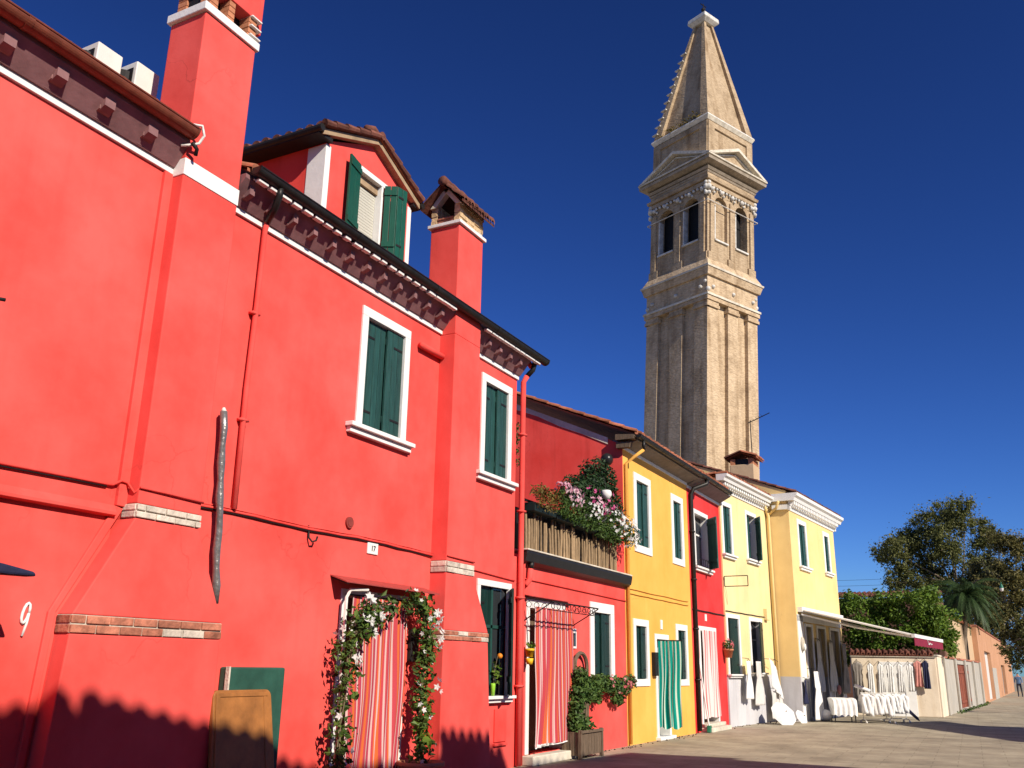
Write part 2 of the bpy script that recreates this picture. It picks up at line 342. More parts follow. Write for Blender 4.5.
def plane(O, th):
    th = rad(th); u = Vector((math.cos(th), -math.sin(th), 0)); n = Vector((math.sin(th), math.cos(th), 0)); B = Vector((O[0], O[1], 0))
    return lambda s, d, z: B+u*s-n*d+Vector((0, 0, z))
W0 = plane((0, D), 0)

# ------------------------------------------------------------------ building blocks of houses
def facade(mb, W, s0, s1, z0, z1, openings, depth=.3, back=5.0, sides=True):
    ss = sorted({s0, s1, *[o[0] for o in openings], *[o[1] for o in openings]})
    zs = sorted({z0, z1, *[o[2] for o in openings], *[o[3] for o in openings]})
    inside = lambda a, b: any(o[0] < a < o[1] and o[2] < b < o[3] for o in openings)
    idx = {}; vs_ = []; fs = []
    for i, a in enumerate(ss):
        for j, b in enumerate(zs): idx[i, j] = len(vs_); vs_.append(W(a, 0, b))
    for i in range(len(ss)-1):
        for j in range(len(zs)-1):
            if not inside((ss[i]+ss[i+1])/2, (zs[j]+zs[j+1])/2): fs.append((idx[i, j], idx[i+1, j], idx[i+1, j+1], idx[i, j+1]))
    mb.raw(vs_, fs)
    for a, b, c, d in openings:
        p = [(a, c), (b, c), (b, d), (a, d)]
        for k in range(4):
            q, r = p[k], p[(k+1) % 4]; mb.face([W(q[0], 0, q[1]), W(q[0], -depth, q[1]), W(r[0], -depth, r[1]), W(r[0], 0, r[1])])
    if sides:
        mb.face([W(s0, 0, z0), W(s0, 0, z1), W(s0, -back, z1), W(s0, -back, z0)]); mb.face([W(s1, 0, z0), W(s1, -back, z0), W(s1, -back, z1), W(s1, 0, z1)])
        mb.face([W(s0, -back, z0), W(s0, -back, z1), W(s1, -back, z1), W(s1, -back, z0)]); mb.face([W(s0, 0, z1), W(s1, 0, z1), W(s1, -back, z1), W(s0, -back, z1)])

def shutter_leaf(parent, W, hinge_s, z0, z1, width, ang, d=-.07, mat='shutter_green', plank=.13, side=1):
    """leaf hinged on a vertical line at hinge_s; ang 0 = closed towards +s, 180 = closed towards -s, between = swung out"""
    a = rad(ang); ca, sa = math.cos(a), math.sin(a)
    V = lambda t, e, z: W(hinge_s+t*ca-e*sa*side, d+t*sa+e*ca*side, z)
    mb = MB(mat); n = max(2, round(width/plank)); g = .008
    for i in range(n):
        x0, x1 = width*i/n+g*.5, width*(i+1)/n-g*.5
        mb.hexa([V(x0, .034, z0), V(x1, .034, z0), V(x1, 0, z0), V(x0, 0, z0), V(x0, .034, z1), V(x1, .034, z1), V(x1, 0, z1), V(x0, 0, z1)])
    H = z1-z0
    for zz in (z0+.12*H, z0+.86*H):
        mb.hexa([V(.0, .001, zz), V(width, .001, zz), V(width, -.018, zz), V(0, -.018, zz), V(0, .001, zz+.09), V(width, .001, zz+.09), V(width, -.018, zz+.09), V(0, -.018, zz+.09)])
    mb.m('iron')
    for zz in (z0+.15*H, z0+.84*H):
        w_ = min(.24, width*.62)
        mb.hexa([V(.02, .041, zz), V(w_, .041, zz), V(w_, .035, zz), V(.02, .035, zz), V(.02, .041, zz+.035), V(w_, .041, zz+.035), V(w_, .035, zz+.035), V(.02, .035, zz+.035)])
    return mb.build('shutter', parent, bevel=.003)

def window(parent, W, s0, s1, z0, z1, fw=.13, left=0, right=180, dep=.2, sill=None, mat='shutter_green', curtain=None, lower=True, leaves=True, split=.5, sill_d=.13):
    fr = MB('white_stone'); a, b, c, d = s0+fw, s1-fw, z0+(fw if lower else 0), z1-fw
    fr.box(W, s0, s1, .028, -dep, d, z1); fr.box(W, s0, a, .028, -dep, z0, d); fr.box(W, b, s1, .028, -dep, z0, d)
    if lower: fr.box(W, a, b, .028, -.2, z0, c)
    o = fr.build('window', parent, bevel=.006)
    pd = .12 if dep < .1 else 0; g = MB('dark_inside'); g.box(W, a-.01, b+.01, -.21+pd, -.24+pd, c-.01, d+.01)
    g.m('glass_dark'); g.box(W, a, b, -.17+pd, -.18+pd, c, d); g.m('white_stone')
    g.m('white_stone' if not pd else 'shutter_green').box(W, (a+b)/2-.03, (a+b)/2+.03, -.15+pd, -.165+pd, c, d); g.box(W, a, b, -.15+pd, -.164+pd, (c+d)/2+.2, (c+d)/2+.25)
    if curtain: g.m('linen_grey'); g.box(W, a, a+(b-a)*curtain, -.13, -.145, c, d)
    g.build('pane', o)
    wd = b-a
    if leaves:
        if left is not None: shutter_leaf(o, W, a+.006, c+.012, d-.012, wd*split-.01, left, -.08 if left == 0 else .03, mat)
        if right is not None: shutter_leaf(o, W, b-.006, c+.012, d-.012, wd*(1-split)-.01, right, -.045 if right == 180 else .03, mat, side=-1)
    if sill:
        sl = MB('white_stone'); h0, h1, x0, x1 = sill[2], sill[3], sill[0], sill[1]
        sl.box(W, x0, x1, sill_d, .0, h0+(h1-h0)*.55, h1); sl.box(W, x0+.03, x1-.03, sill_d*.6, .0, h0, h0+(h1-h0)*.55)
        sl.build('sill', o, bevel=.008)
    return o

def tile_roof(name, parent, W, s0, s1, d0, z0, d1, z1, pitch=.205, mat='tile', rows=None, skew=0):
    """barrel tiles: covers and channels, stepped courses, ragged ends. d0,z0 = eave, d1,z1 = top"""
    n = max(2, round((s1-s0)/pitch)); pt = (s1-s0)/n; Lr = math.hypot(d1-d0, z1-z0); rows = rows or max(2, round(Lr/.36))
    mb = MB(mat); prof = [(-.5, .0), (-.46, .03), (-.34, .058), (-.18, .074), (0, .08), (.18, .074), (.34, .058), (.46, .03), (.5, 0)]
    for i in range(n):
        sc = s0+pt*(i+.5); 
        for j in range(rows):
            t0, t1 = j/rows, (j+1)/rows+.03/Lr*2
            j0 = rnd.uniform(-.03, .02) if j == 0 else rnd.uniform(-.015, .015); ds = rnd.uniform(-.012, .012); dz = rnd.uniform(-.006, .008)
            t0 = t0+j0/Lr
            vs_ = []
            for t, lift, k in ((t0, .028, .36), (min(1, t1), .0, .31)):
                for x, h in prof: vs_.append(W(sc+ds+x*pt*k*2.05, d0+(d1-d0)*t, z0+(z1-z0)*t+h*.9+lift+dz))
            m_ = len(prof); fs = [(q, q+1, m_+q+1, m_+q) for q in range(m_-1)]
            # thickness of the visible tile end
            for x, h in prof: vs_.append(W(sc+ds+x*pt*.36*1.6, d0+(d1-d0)*(t0+.004), z0+(z1-z0)*t0+h*.9+lift+dz-.02))
            fs += [(2*m_+q, 2*m_+q+1, q+1, q) for q in range(m_-1)]
            mb.raw(vs_, fs)
    # bed of channel tiles below
    mb.face([W(s0, d0-.03, z0+.012), W(s1, d0-.03, z0+.012), W(s1, d1, z1+.012), W(s0, d1, z1+.012)])
    mb.face([W(s0, d0-.03, z0-.03), W(s1, d0-.03, z0-.03), W(s1, d1, z1-.03), W(s0, d1, z1-.03)])
    mb.face([W(s0, d0-.03, z0-.03), W(s1, d0-.03, z0-.03), W(s1, d0-.03, z0+.012), W(s0, d0-.03, z0+.012)])
    return mb.build(name, parent, smooth=False, fix=False)

def bricks(mb, W, s0, s1, d, z0, z1, rows=2, bl=.26, depth=.07, wrap=None, mat='brick_red', mort='mortar'):
    mb.m(mort); mb.box(W, s0+.006, s1-.006, d-.012, 0.0, z0+.002, z1-.002); mb.m(mat)
    h = (z1-z0)/rows
    for r in range(rows):
        x = s0-(bl*.5 if r % 2 else 0)
        while x < s1-.01:
            l = bl*rnd.uniform(.9, 1.1); a, b = max(s0, x)+.006, min(s1, x+l)-.006
            if b-a > .03:
                mb.m('brick_white' if mat == 'brick_red' and rnd.random() < .22 else mat)
                e = rnd.uniform(-.004, .012); mb.box(W, a, b, d+e, d-.06, z0+r*h+.007, z0+(r+1)*h-.007)
            x += l
        if wrap: mb.box(W, s0-.004, s0+.05, d-.02, .01, z0+r*h+.007, z0+(r+1)*h-.007)

def gutter(parent, W, s0, s1, d, z, r, mat, name='gutter', brackets=True):
    mb = MB(mat); n = 14
    pts = [(d+r*math.cos(math.pi+math.pi*k/n), z+r*math.sin(math.pi+math.pi*k/n)) for k in range(n+1)]
    out = [(d+(r-.008)*math.cos(2*math.pi-math.pi*k/n), z+(r-.008)*math.sin(2*math.pi-math.pi*k/n)) for k in range(n+1)]
    segs = max(1, round((s1-s0)/2.0))
    mb.prism_s(W, pts+out, s0, s1)
    mb.tube([W(s0, d+r, z+.004), W(s1, d+r, z+.004)], .012, 6)
    for k in range(segs+1):
        x = s0+(s1-s0)*k/segs; x0, x1 = max(s0, x-.03), min(s1, x+.03)
        mb.prism_s(W, [(d+(r+.006)*math.cos(math.pi+math.pi*q/n), z+(r+.006)*math.sin(math.pi+math.pi*q/n)) for q in range(n+1)]+[(d+r, z+.012), (d-r, z+.012)], x0, x1)
    return mb.build(name, parent, smooth=False)

def eaves(parent, W, s0, s1, d_out, z_wall, z_out, spacing, corbels=True, mat='soffit', string=True, start=.2, cw=.045):
    so = MB(mat); so.prism_s(W, [(0, z_wall), (.06, z_wall), (d_out, z_out), (d_out, z_out+.05), (-.25, z_out+.05), (-.25, z_wall)], s0, s1)
    e = so.build('eaves', parent)
    if string:
        st = MB('white_stone'); st.box(W, s0, s1, .035, -.02, z_wall-.075, z_wall+.004); st.build('string_course', e, bevel=.006)
    if corbels:
        cb = MB('corbel'); x = s0+start
        slope = (z_out-z_wall)/(d_out-.06)
        pr = [(.0, z_wall+.004), (.07, z_wall+.01), (.075, z_wall+.05), (.15, z_wall+.085), (.155, z_wall+.06+slope*.12+.03), (.0, z_wall+.1)]
        cb.prism_s(W, pr, x-cw, x+cw); cb.m('soffit').prism_s(W, [(.14, z_wall+.07), (d_out-.03, z_wall+.11), (d_out-.03, z_out), (.14, z_wall+.22)], x-cw*.85, x+cw*.85)
        first = cb.build('corbel', e); k = 1
        while x+spacing*k < s1-.1:
            c = first.copy(); COL.objects.link(c); c.parent = e; c.matrix_parent_inverse = first.matrix_parent_inverse.copy()
            c.location = W(x+spacing*k, 0, 0)-W(x, 0, 0); k += 1
    return e

def cloth_panel(mb, W, s0, s1, z0, z1, d, folds=7, amp=.035, flare=0, hem=None, nx=84, nz=26, seed=0, slant=0, top_d=None):
    """hanging curtain: folds deepen downwards, hem a little uneven"""
    rr = random.Random(seed); ph = [rr.random()*6.28 for _ in range(4)]
    g = {}
    for i in range(nx+1):
        u = i/nx
        for j in range(nz+1):
            t = j/nz; k = .35+.65*t
            s = s0+(s1-s0)*u+slant*t+flare*(u-.5)*t+.022*math.sin(6.28*folds*u*.5+ph[1]+2.5*t)*k+.02*math.sin(5*t+ph[3]+2*u)*math.sin(3.1*t)
            dd = (d if top_d is None else top_d+(d-top_d)*math.sin(t*1.57))+amp*k*(.55+.45*math.sin(7*u+ph[1]))*math.sin(6.28*folds*(u+.03*math.sin(6*u+ph[3]))+ph[0]+1.5*math.sin(2.2*t+ph[2]+3*u))+.03*math.sin(4*t+9*u+ph[3])*t
            z = z1+(z0-z1)*t+(hem(u) if hem else .02*math.sin(9*u+ph[2]))*t**3
            g[i, j] = W(s, dd, z)
    base = len(mb.v); ids = {}
    for k, p in g.items(): ids[k] = len(mb.v); mb.v.append(tuple(p))
    for i in range(nx):
        for j in range(nz):
            mb.f.append((ids[i, j], ids[i, j+1], ids[i+1, j+1], ids[i+1, j])); mb.fm.append(mb.cur)
            mb.uv[len(mb.f)-1] = [(i/nx, 1-j/nz), (i/nx, 1-(j+1)/nz), ((i+1)/nx, 1-(j+1)/nz), ((i+1)/nx, 1-j/nz)]

def foliage(mb, blobs, size, dens=1.0, outward=.55, droop=.2, shell=.45, soft=False):
    for c, r, n in blobs:
        c = Vector(c); r3 = Vector(r) if isinstance(r, (tuple, list)) else Vector((r, r, r))
        for _ in range(int(n*dens)):
            v = Vector((rnd.gauss(0, 1), rnd.gauss(0, 1), rnd.gauss(0, 1))).normalized()
            q = abs(rnd.gauss(0, .62)) if soft else rnd.random()**shell*(1+.22*noise.noise(v*2.3+c))
            p = c+Vector((v.x*r3.x, v.y*r3.y, v.z*r3.z))*q
            nr = (v*outward+Vector((rnd.gauss(0, .5), rnd.gauss(0, .5), rnd.gauss(0, .5)+.35))).normalized()
            up = Vector((rnd.gauss(0, 1), rnd.gauss(0, 1), rnd.gauss(0, .6)-droop*2))
            L = size*rnd.choice((.55, .8, 1, 1.1, 1.45)); mb.leaf(p, nr, up, L, L*rnd.uniform(.36, .66))
def blossoms(mb, blobs, r):
    for c, r3, n in blobs:
        c = Vector(c); r3 = Vector(r3) if isinstance(r3, (tuple, list)) else Vector((r3, r3, r3))
        for _ in range(n):
            v = Vector((rnd.gauss(0, 1), rnd.gauss(0, 1)-.9, rnd.gauss(0, 1)+.3)).normalized()
            p = c+Vector((v.x*r3.x, v.y*r3.y, v.z*r3.z))*rnd.uniform(.8, 1.12)
            nr = (v+Vector((rnd.gauss(0, .35), rnd.gauss(0, .35)-.4, rnd.gauss(0, .35)))).normalized()
            mb.flower(p, nr, r*rnd.uniform(.7, 1.25))
def cable(parent, pts, r=.012, mat='iron', name='cable'):
    return (lambda mb: (mb.tube(pts, r, 6), mb.build(name, parent, smooth=True))[1])(MB(mat))
def text(parent, body, loc, size, mat, rotz=0, shear=0, name='house_number'):
    cu = bpy.data.curves.new(name, 'FONT'); cu.body = body; cu.size = size; cu.extrude = .006; cu.shear = shear; cu.align_x = 'CENTER'
    o = bpy.data.objects.new(name, cu); COL.objects.link(o); o.data.materials.append(MATS[mat])
    dg = bpy.context.evaluated_depsgraph_get(); m2 = bpy.data.meshes.new_from_object(o.evaluated_get(dg)); bpy.data.objects.remove(o)
    o = bpy.data.objects.new(name, m2); COL.objects.link(o)
    o.rotation_euler = (rad(90), 0, rotz); o.location = loc
    if parent: o.parent = parent; o.matrix_parent_inverse = Matrix.Translation(-world_loc(parent))
    return o

# ================================================================== the ground
mb = MB('paving')
N = 40
mb.face([(-400, -400, 0), (900, -400, 0), (900, 400, 0), (-400, 400, 0)])
o = mb.build('street_paving'); o['kind'] = 'structure'

# ================================================================== red house at the left edge
h1 = thing('red_house', 'bright red house front at the left edge with a terracotta gutter and white 9', 'house', (3.5, D, 0), 'houses along the street')
mb = MB('red_old'); facade(mb, W0, -6, 5.93, 0, 7.0, [], back=4.5); mb.build('wall', h1)
mb = MB('red_old')
mb.prism(W0, [(5.93, 3.0), (6.045, 3.0), (6.045, 6.63), (5.93, 6.63)], .045, -.1)
mb.prism(W0, [(5.93, 3.0), (5.40, 1.98), (5.30, 0), (5.37, 0), (5.47, 1.98), (6.02, 2.98)], .03, -.1)
mb.build('edge_strip', h1, bevel=.008)
mb = MB('red_old'); mb.prism_s(W0, [(0, 3.0), (.03, 3.0), (.075, 2.93), (.075, 2.90), (0, 2.885)], -6, 5.92); mb.build('ledge', h1, bevel=.006)
e1 = eaves(h1, W0, -6, 6.03, .24, 6.71, 6.96, .535, start=.34, cw=.07)
gutter(h1, W0, -6, 6.02, .30, 7.08, .092, 'gutter_brown')
tile_roof('roof', h1, W0, -2, 6.03, .26, 7.10, -3.6, 8.75)
mb = MB('red_old')
mb.build  # noqa
cb = cable(h1, [W0(x, .03+.004*math.sin(x*3), 3.175+.012*math.sin(x*1.3)) for x in [i*.4-3 for i in range(23)]]+[W0(5.86, .03, 3.19), W0(5.93, .06, 3.24), W0(6.0, .06, 3.23), W0(6.035, .14, 3.13), W0(6.05, .21, 3.19)], .014, 'red_side')
cable(cb, [W0(x, .022, 3.152+.012*math.sin(x*1.3)) for x in [i*.4-3 for i in range(23)]], .008, 'iron', 'thin_cable')
mb = MB('white_stone'); lp = [W0(5.195+.030*math.cos(a*.524)+.015*(math.sin(a*.524)), .012, 1.955+.085*math.sin(a*.524)) for a in range(13)]
mb.tube(lp, .013, 6); mb.tube([lp[0], W0(5.218, .012, 1.87), W0(5.193, .012, 1.765)], .012, 6); mb.build('house_number', h1, smooth=True)
mb = MB('white_mortar')
mb.tube([W0(5.98, .30, 7.15), W0(6.06, .36, 7.16), W0(6.12, .34, 7.08), W0(6.10, .30, 6.98), W0(6.02, .26, 6.93), W0(5.95, .2, 6.90)], .016, 7)
mb.m('iron').tube([W0(6.0, .31, 6.93), W0(6.08, .30, 6.90), W0(6.09, .28, 6.83)], .022, 7); mb.build('hanging_cable', h1, smooth=True)
lamp = MB('iron'); lamp.tube([W0(4.02, 0, 4.72), W0(4.15, .25, 4.74), W0(4.19, .3, 4.72)], .012, 6); lamp.tube([W0(4.0, 0, 4.45), W0(4.18, .2, 4.48), W0(4.31, .32, 4.47)], .016, 6); lamp.tube([W0(4.0, .02, 4.3), W0(4.0, .02, 4.8)], .012, 6)
lamp.build('wall_bracket', h1, smooth=True)
# air conditioners on the roof behind its gutter
def roofW(x, y, rot=0): return lambda s, d, z: Vector((x, y, 0))+Vector((s, -d, z))
for k, (x, y, z, lab) in enumerate([(5.62, 8.45, 7.80, 'white air conditioner box on the red roof, the left one of the pair'), (6.12, 8.42, 7.86, 'white air conditioner box standing closest to the big red chimney')]):
    Wk = roofW(x, y); a = MB('ac_white'); a.box(Wk, -.16, .17, .20, -.2, z, z+.44)
    t = thing('air_conditioner', lab, 'air conditioner', (x, y, z-.3), 'air conditioners on the red roof')
    a.build('housing', t, bevel=.012)
    b = MB('iron'); b.lathe(Wk(-.161, 0, z+.22), [(.0, -.1), (.1, -.1), (.1, .1), (0, .1)], 12); b.box(Wk, -.168, -.158, .15, -.15, z+.07, z+.36); b.build('grille', t)
    c = MB('iron'); c.box(Wk, -.14, -.1, .16, -.16, z-.35, z); c.box(Wk, .1, .14, .16, -.16, z-.35, z); c.build('bracket', t)
aw = thing('folded_awning', 'dark navy folded awning tip poking in low at the left edge', 'awning', (4.3, D, 2.2))
mb = MB('navy'); mb.prism(W0, [(3.2, 2.24), (4.55, 2.205), (4.79, 2.21), (4.77, 2.245), (4.5, 2.285), (3.2, 2.42)], .66, .52); mb.build('cloth', aw, bevel=.02)
mb = MB('iron'); mb.tube([W0(3.3, 0, 2.25), W0(3.3, .6, 2.3)], .015, 6); mb.build('arm', aw)

# ================================================================== big red house with the dormer
h2 = thing('red_house', 'large red house with a dormer window and two outside chimney stacks', 'house', (10, D, 0), 'houses along the street')
mb = MB('red')
op = [(9.53, 10.72, 4.66, 6.40), (12.92, 14.02, 4.66, 6.41), (12.95, 14.12, 1.12, 2.93), (9.50, 11.0, .12, 2.5)]
facade(mb, W0, 6.03, 14.23, 0, 7.0, op, back=4.5); mb.build('wall', h2)
window(h2, W0, 9.53, 10.72, 4.66, 6.40, .135, sill=(9.33, 10.83, 4.53, 4.665), lower=False, split=.56)
window(h2, W0, 12.92, 14.02, 4.66, 6.41, .135, sill=(12.75, 14.12, 4.53, 4.665), lower=False, split=.56)
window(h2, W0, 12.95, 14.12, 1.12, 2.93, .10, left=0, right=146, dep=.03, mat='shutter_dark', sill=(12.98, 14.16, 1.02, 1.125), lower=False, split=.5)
# door recess
mb = MB('white_stone'); mb.box(W0, 9.50, 9.60, .02, -.28, .12, 2.5); mb.box(W0, 10.93, 11.0, .02, -.28, .12, 2.5); mb.box(W0, 9.60, 10.93, .02, -.28, 2.42, 2.5)
dr = mb.build('door', h2, bevel=.006)
mb = MB('wood_old'); mb.box(W0, 9.58, 10.95, -.26, -.31, .12, 2.45); mb.build('door_leaf', dr)
mb = MB('old_stone'); mb.box(W0, 9.4, 11.1, .16, -.28, 0, .12); mb.build('doorstep', h2, bevel=.015)
mb = MB('canopy_sheet'); mb.prism_s(W0, [(0, 2.655), (.27, 2.565), (.27, 2.55), (0, 2.64)], 9.26, 11.42); cn = mb.build('door_canopy', h2)
mb = MB('iron')
for x in (9.3, 11.3): mb.tube([W0(x, .01, 2.62), W0(x, .26, 2.54)], .012, 6)
mb.build('canopy_bracket', cn)
# chimney stacks on the facade
def stack(parent, shaft, low, d, z_u0, z_u1, z_l0, z_l1, zt, lowmat, depth_back, capz):
    (a, b), (la, lb), (ga, gb) = shaft, low, depth_back
    m_ = MB('red')
    m_.prism(W0, [(la, z_l0), (lb, z_l0), (gb, 0), (ga, 0)], d, -.1)
    m_.prism(W0, [(a, z_u0), (b, z_u0), (lb, z_l1), (la, z_l1)], d, -.1)
    m_.box(W0, a, b, d, -.1, z_u1, 6.60 if a < 8 else 6.62)
    q = m_.build('chimney_stack', parent, bevel=.012)
    k = MB('brick_white'); bricks(k, W0, a-.012, b+.012, d+.012, z_u0, z_u1, 2, .24, wrap=True, mat='brick_white'); k.build('brick_band', q, bevel=.006)
    k = MB('brick_red'); bricks(k, W0, la-.01, lb+.008, d+.012, z_l0, z_l1, 2, .27, wrap=True, mat=lowmat); k.build('brick_band', q, bevel=.006)
    return q
c1 = stack(h2, (6.035, 6.835), (5.51, 7.30), .2, 2.89, 3.03, 1.80, 1.965, 9, 'brick_red', (5.40, 7.32), 0)
mb = MB('white_stone'); mb.box(W0, 6.028, 6.842, .208, -.1, 6.60, 6.80); mb.build('string_course', c1, bevel=.006)
ch = MB('red'); ch.box(W0, 6.035, 6.835, .2, -.36, 6.80, 8.70); ch = ch.build('chimney', h2, bevel=.012)
mb = MB('white_stone'); mb.box(W0, 5.99, 6.868, .232, -.39, 8.705, 8.815); mb.build('chimney_cap', ch, bevel=.01)
k = MB('terracotta')
for x0, x1 in ((6.08, 6.2), (6.36, 6.46), (6.69, 6.82)):
    for r in range(4): k.box(W0, x0+rnd.uniform(-.01, .01), x1, .19, .02, 8.82+r*.075, 8.887+r*.075); k.box(W0, x0, x1, -.20, -.35, 8.82+r*.075, 8.887+r*.075)
k.m('white_mortar')
for r in range(3): k.box(W0, 6.70, 6.87, .23, -.36, 8.85+r*.13, 8.872+r*.13)
k.m('dark_inside').box(W0, 6.1, 6.78, .02, -.19, 8.82, 9.11); k.build('flue_brick', ch, bevel=.005)
mb = MB('red'); mb.box(W0, 6.035, 6.835, .2, -.36, 9.125, 9.8); mb.box(W0, 6.835, 6.93, .16, -.3, 9.0, 9.7); mb.build('chimney_head', ch, bevel=.01)
c2 = stack(h2, (11.57, 12.365), (11.565, 12.87), .28, 2.89, 3.06, 1.93, 2.07, 9, 'brick_red', (11.56, 13.05), 0)
mb = MB('red'); mb.box(W0, 11.57, 12.365, .28, -.1, 6.62, 6.95); mb.build('stack_head', c2, bevel=.01)
ch = MB('red'); ch.box(W0, 11.575, 12.36, .275, -.28, 6.95, 8.55); ch = ch.build('chimney', h2, bevel=.012)
mb = MB('white_stone'); mb.box(W0, 11.53, 12.405, .32, -.325, 8.555, 8.615); mb.build('chimney_cap', ch, bevel=.008)
k = MB('brick_yellow')
def brickpost(x0, x1, d0, d1, z0, z1):
    r = 0; z = z0
    while z < z1-.02:
        e = rnd.uniform(-.012, .012); k.box(W0, x0+e, x1+e, d0+rnd.uniform(-.008, .008), d1, z, min(z1, z+.072)); z += .078
brickpost(11.575, 11.68, .275, .17, 8.62, 8.98); brickpost(11.575, 11.68, -.17, -.28, 8.62, 8.98)
k.m('brick_red'); brickpost(11.575, 11.66, .16, -.16, 8.62, 8.72); k.m('brick_yellow')
z = 8.62
while z < 8.93:          # long front wall of old bricks
    x = 11.68
    while x < 12.34:
        l = rnd.uniform(.1, .24); k.box(W0, x+.004, min(12.36, x+l)-.004, .275+rnd.uniform(-.015, .012), .16, z+.003, z+.07); x += l
    x = 11.68
    while x < 12.34:
        l = rnd.uniform(.1, .24); k.box(W0, x+.004, min(12.36, x+l)-.004, -.16, -.28, z+.003, z+.07); x += l
    z += .075
k.m('mortar').box(W0, 11.7, 12.35, .262, .165, 8.62, 8.93)
k.m('old_stone')
for sg in (1, -1): k.hexa([W0(11.55, sg*.30, 8.93), W0(11.67, sg*.30, 8.93), W0(11.67, sg*.20, 8.93), W0(11.55, sg*.20, 8.93), W0(11.55, sg*.02-.0, 9.27), W0(11.67, sg*.02, 9.27), W0(11.67, -sg*.07, 9.25), W0(11.55, -sg*.07, 9.25)])
k.m('dark_inside').box(W0, 12.0, 12.34, .15, -.15, 8.62, 8.93); k.build('flue_brick', ch)
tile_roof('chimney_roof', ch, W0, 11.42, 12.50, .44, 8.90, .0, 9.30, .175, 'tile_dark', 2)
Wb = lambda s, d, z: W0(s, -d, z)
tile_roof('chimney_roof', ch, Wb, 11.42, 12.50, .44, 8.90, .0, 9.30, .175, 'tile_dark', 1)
mb = MB('tile_dark')
for i in range(4): mb.tube([W0(11.42+i*.28, .0, 9.335+rnd.uniform(-.01, .01)), W0(11.72+i*.28, 0, 9.325)], [.09, .08], 10)
mb.build('ridge_tile', ch, smooth=True)

eaves(h2, W0, 6.85, 14.25, .27, 6.71, 6.97, .385, start=.16)
gutter(h2, W0, 6.90, 14.70, .36, 7.09, .085, 'gutter_dark')
mb = MB('white_mortar'); mb.box(W0, 6.95, 11.5, .305, .29, 6.975, 6.99); x = 6.98
while x < 11.4:
    l = rnd.uniform(.11, .17) if x < 10.6 else rnd.uniform(.17, .205); mb.box(W0, x, x+l, .36, .29, 6.958+rnd.uniform(-.006, .006), 6.998+rnd.uniform(-.004, .004)); x += .205
mb.build('tile_mortar', h2, bevel=.012)
mb = MB('white_mortar'); mb.box(W0, 12.45, 14.6, .305, .29, 6.975, 6.99); x = 12.45
while x < 14.4: mb.box(W0, x, x+rnd.uniform(.17, .2), .36, .29, 6.96, 6.998); x += .205
mb.build('tile_mortar', h2, bevel=.012)
rf = tile_roof('roof', h2, W0, 6.85, 14.62, .31, 7.085, -3.6, 8.93)
mb = MB('gutter_dark'); mb.tube([W0(7.32, .37, 7.05), W0(7.32, .37, 6.93), W0(7.38, .25, 6.80), W0(7.44, .10, 6.70)], .042, 10)
mb.m('red').tube([W0(7.44, .10, 6.70), W0(7.46, .055, 6.6), W0(7.46, .05, 5.6), W0(7.44, .05, 4.6), W0(7.46, .04, 3.2)], .034, 10)
mb.box(W0, 7.39, 7.51, .08, 0, 5.5, 5.53); mb.box(W0, 7.39, 7.51, .08, 0, 4.2, 4.23); mb.build('drainpipe', h2, smooth=True)
mb = MB('steel_pipe'); mb.tube([W0(7.09+.0165*i+.006*math.sin(i*2.1), .10+.008*math.sin(i*1.3), 4.22-i*.187) for i in range(12)], [.042+.006*math.sin(i*2.7) for i in range(12)], 10)
mb.m('ac_white').tube([W0(7.09, .1, 4.215), W0(7.085, .1, 4.265)], [.038, .012], 10); mb.build('flue_pipe', h2, smooth=True)
pts = [W0(6.84+i*.32, .022+.004*math.sin(i*2.3), 3.165+.010*math.sin(i*.8)+.003*math.sin(i*3)) for i in range(14)]+[W0(11.3, .022, 3.15), W0(11.56, .03, 3.14)]
cb = cable(h2, pts, .015, 'red_side')
cable(cb, [p+Vector((0, .004, -.022)) for p in pts], .008, 'iron', 'thin_cable'); cable(cb, [p+Vector((0, .004, .03)) for p in pts], .007, 'red', 'thin_cable')
cable(h2, [W0(6.03, .215, 3.18), W0(6.40, .222, 3.175), W0(6.84, .218, 3.16)], .012, 'red_side'); cable(h2, [W0(11.57, .295, 3.13), W0(11.95, .30, 3.12), W0(12.36, .295, 3.11)], .012, 'red_side')
cable(h2, [W0(12.38+.31*i, .02, 3.07-.012*i) for i in range(7)], .012, 'red_side')
mb = MB('white_stone'); mb.box(W0, 9.98, 10.215, .02, 0, 2.995, 3.145); pl = mb.build('number_plate', h2, bevel=.006)
text(pl, '17', (10.10, D-.021, 3.035), .105, 'iron')
mb = MB('vent_dark'); mb.tube([W0(9.555, .0, 3.345), W0(9.555, .03, 3.345)], .075, 18); mb.tube([W0(9.555, .03, 3.345), W0(9.555, .036, 3.345)], .05, 18); mb.build('round_vent', h2)
mb = MB('iron'); mb.tube([W0(8.76, .01, 3.2), W0(8.76, .03, 3.05), W0(8.78, .07, 3.0), W0(8.83, .09, 3.02), W0(8.85, .09, 3.07)], .012, 7); mb.build('hook', h2, smooth=True)
mb = MB('red'); mb.tube([W0(10.93, .06, 6.25), W0(11.56, .06, 6.25)], .05, 10); mb.build('wall_anchor', h2, smooth=True)
mb = MB('red_side'); mb.box(W0, 13.62, 14.02, .025, 0, .42, .92); mb.box(W0, 13.60, 14.04, .04, 0, .36, .40); mb.build('meter_hatch', h2, bevel=.006)
mb = MB('iron'); mb.box(W0, 11.06, 11.25, .07, 0, 1.62, 2.06); mb.build('mailbox', h2, bevel=.01)
mb = MB('red'); mb.tube([W0(14.44, .13, 7.02), W0(14.42, .2, 6.92)], .05, 10)
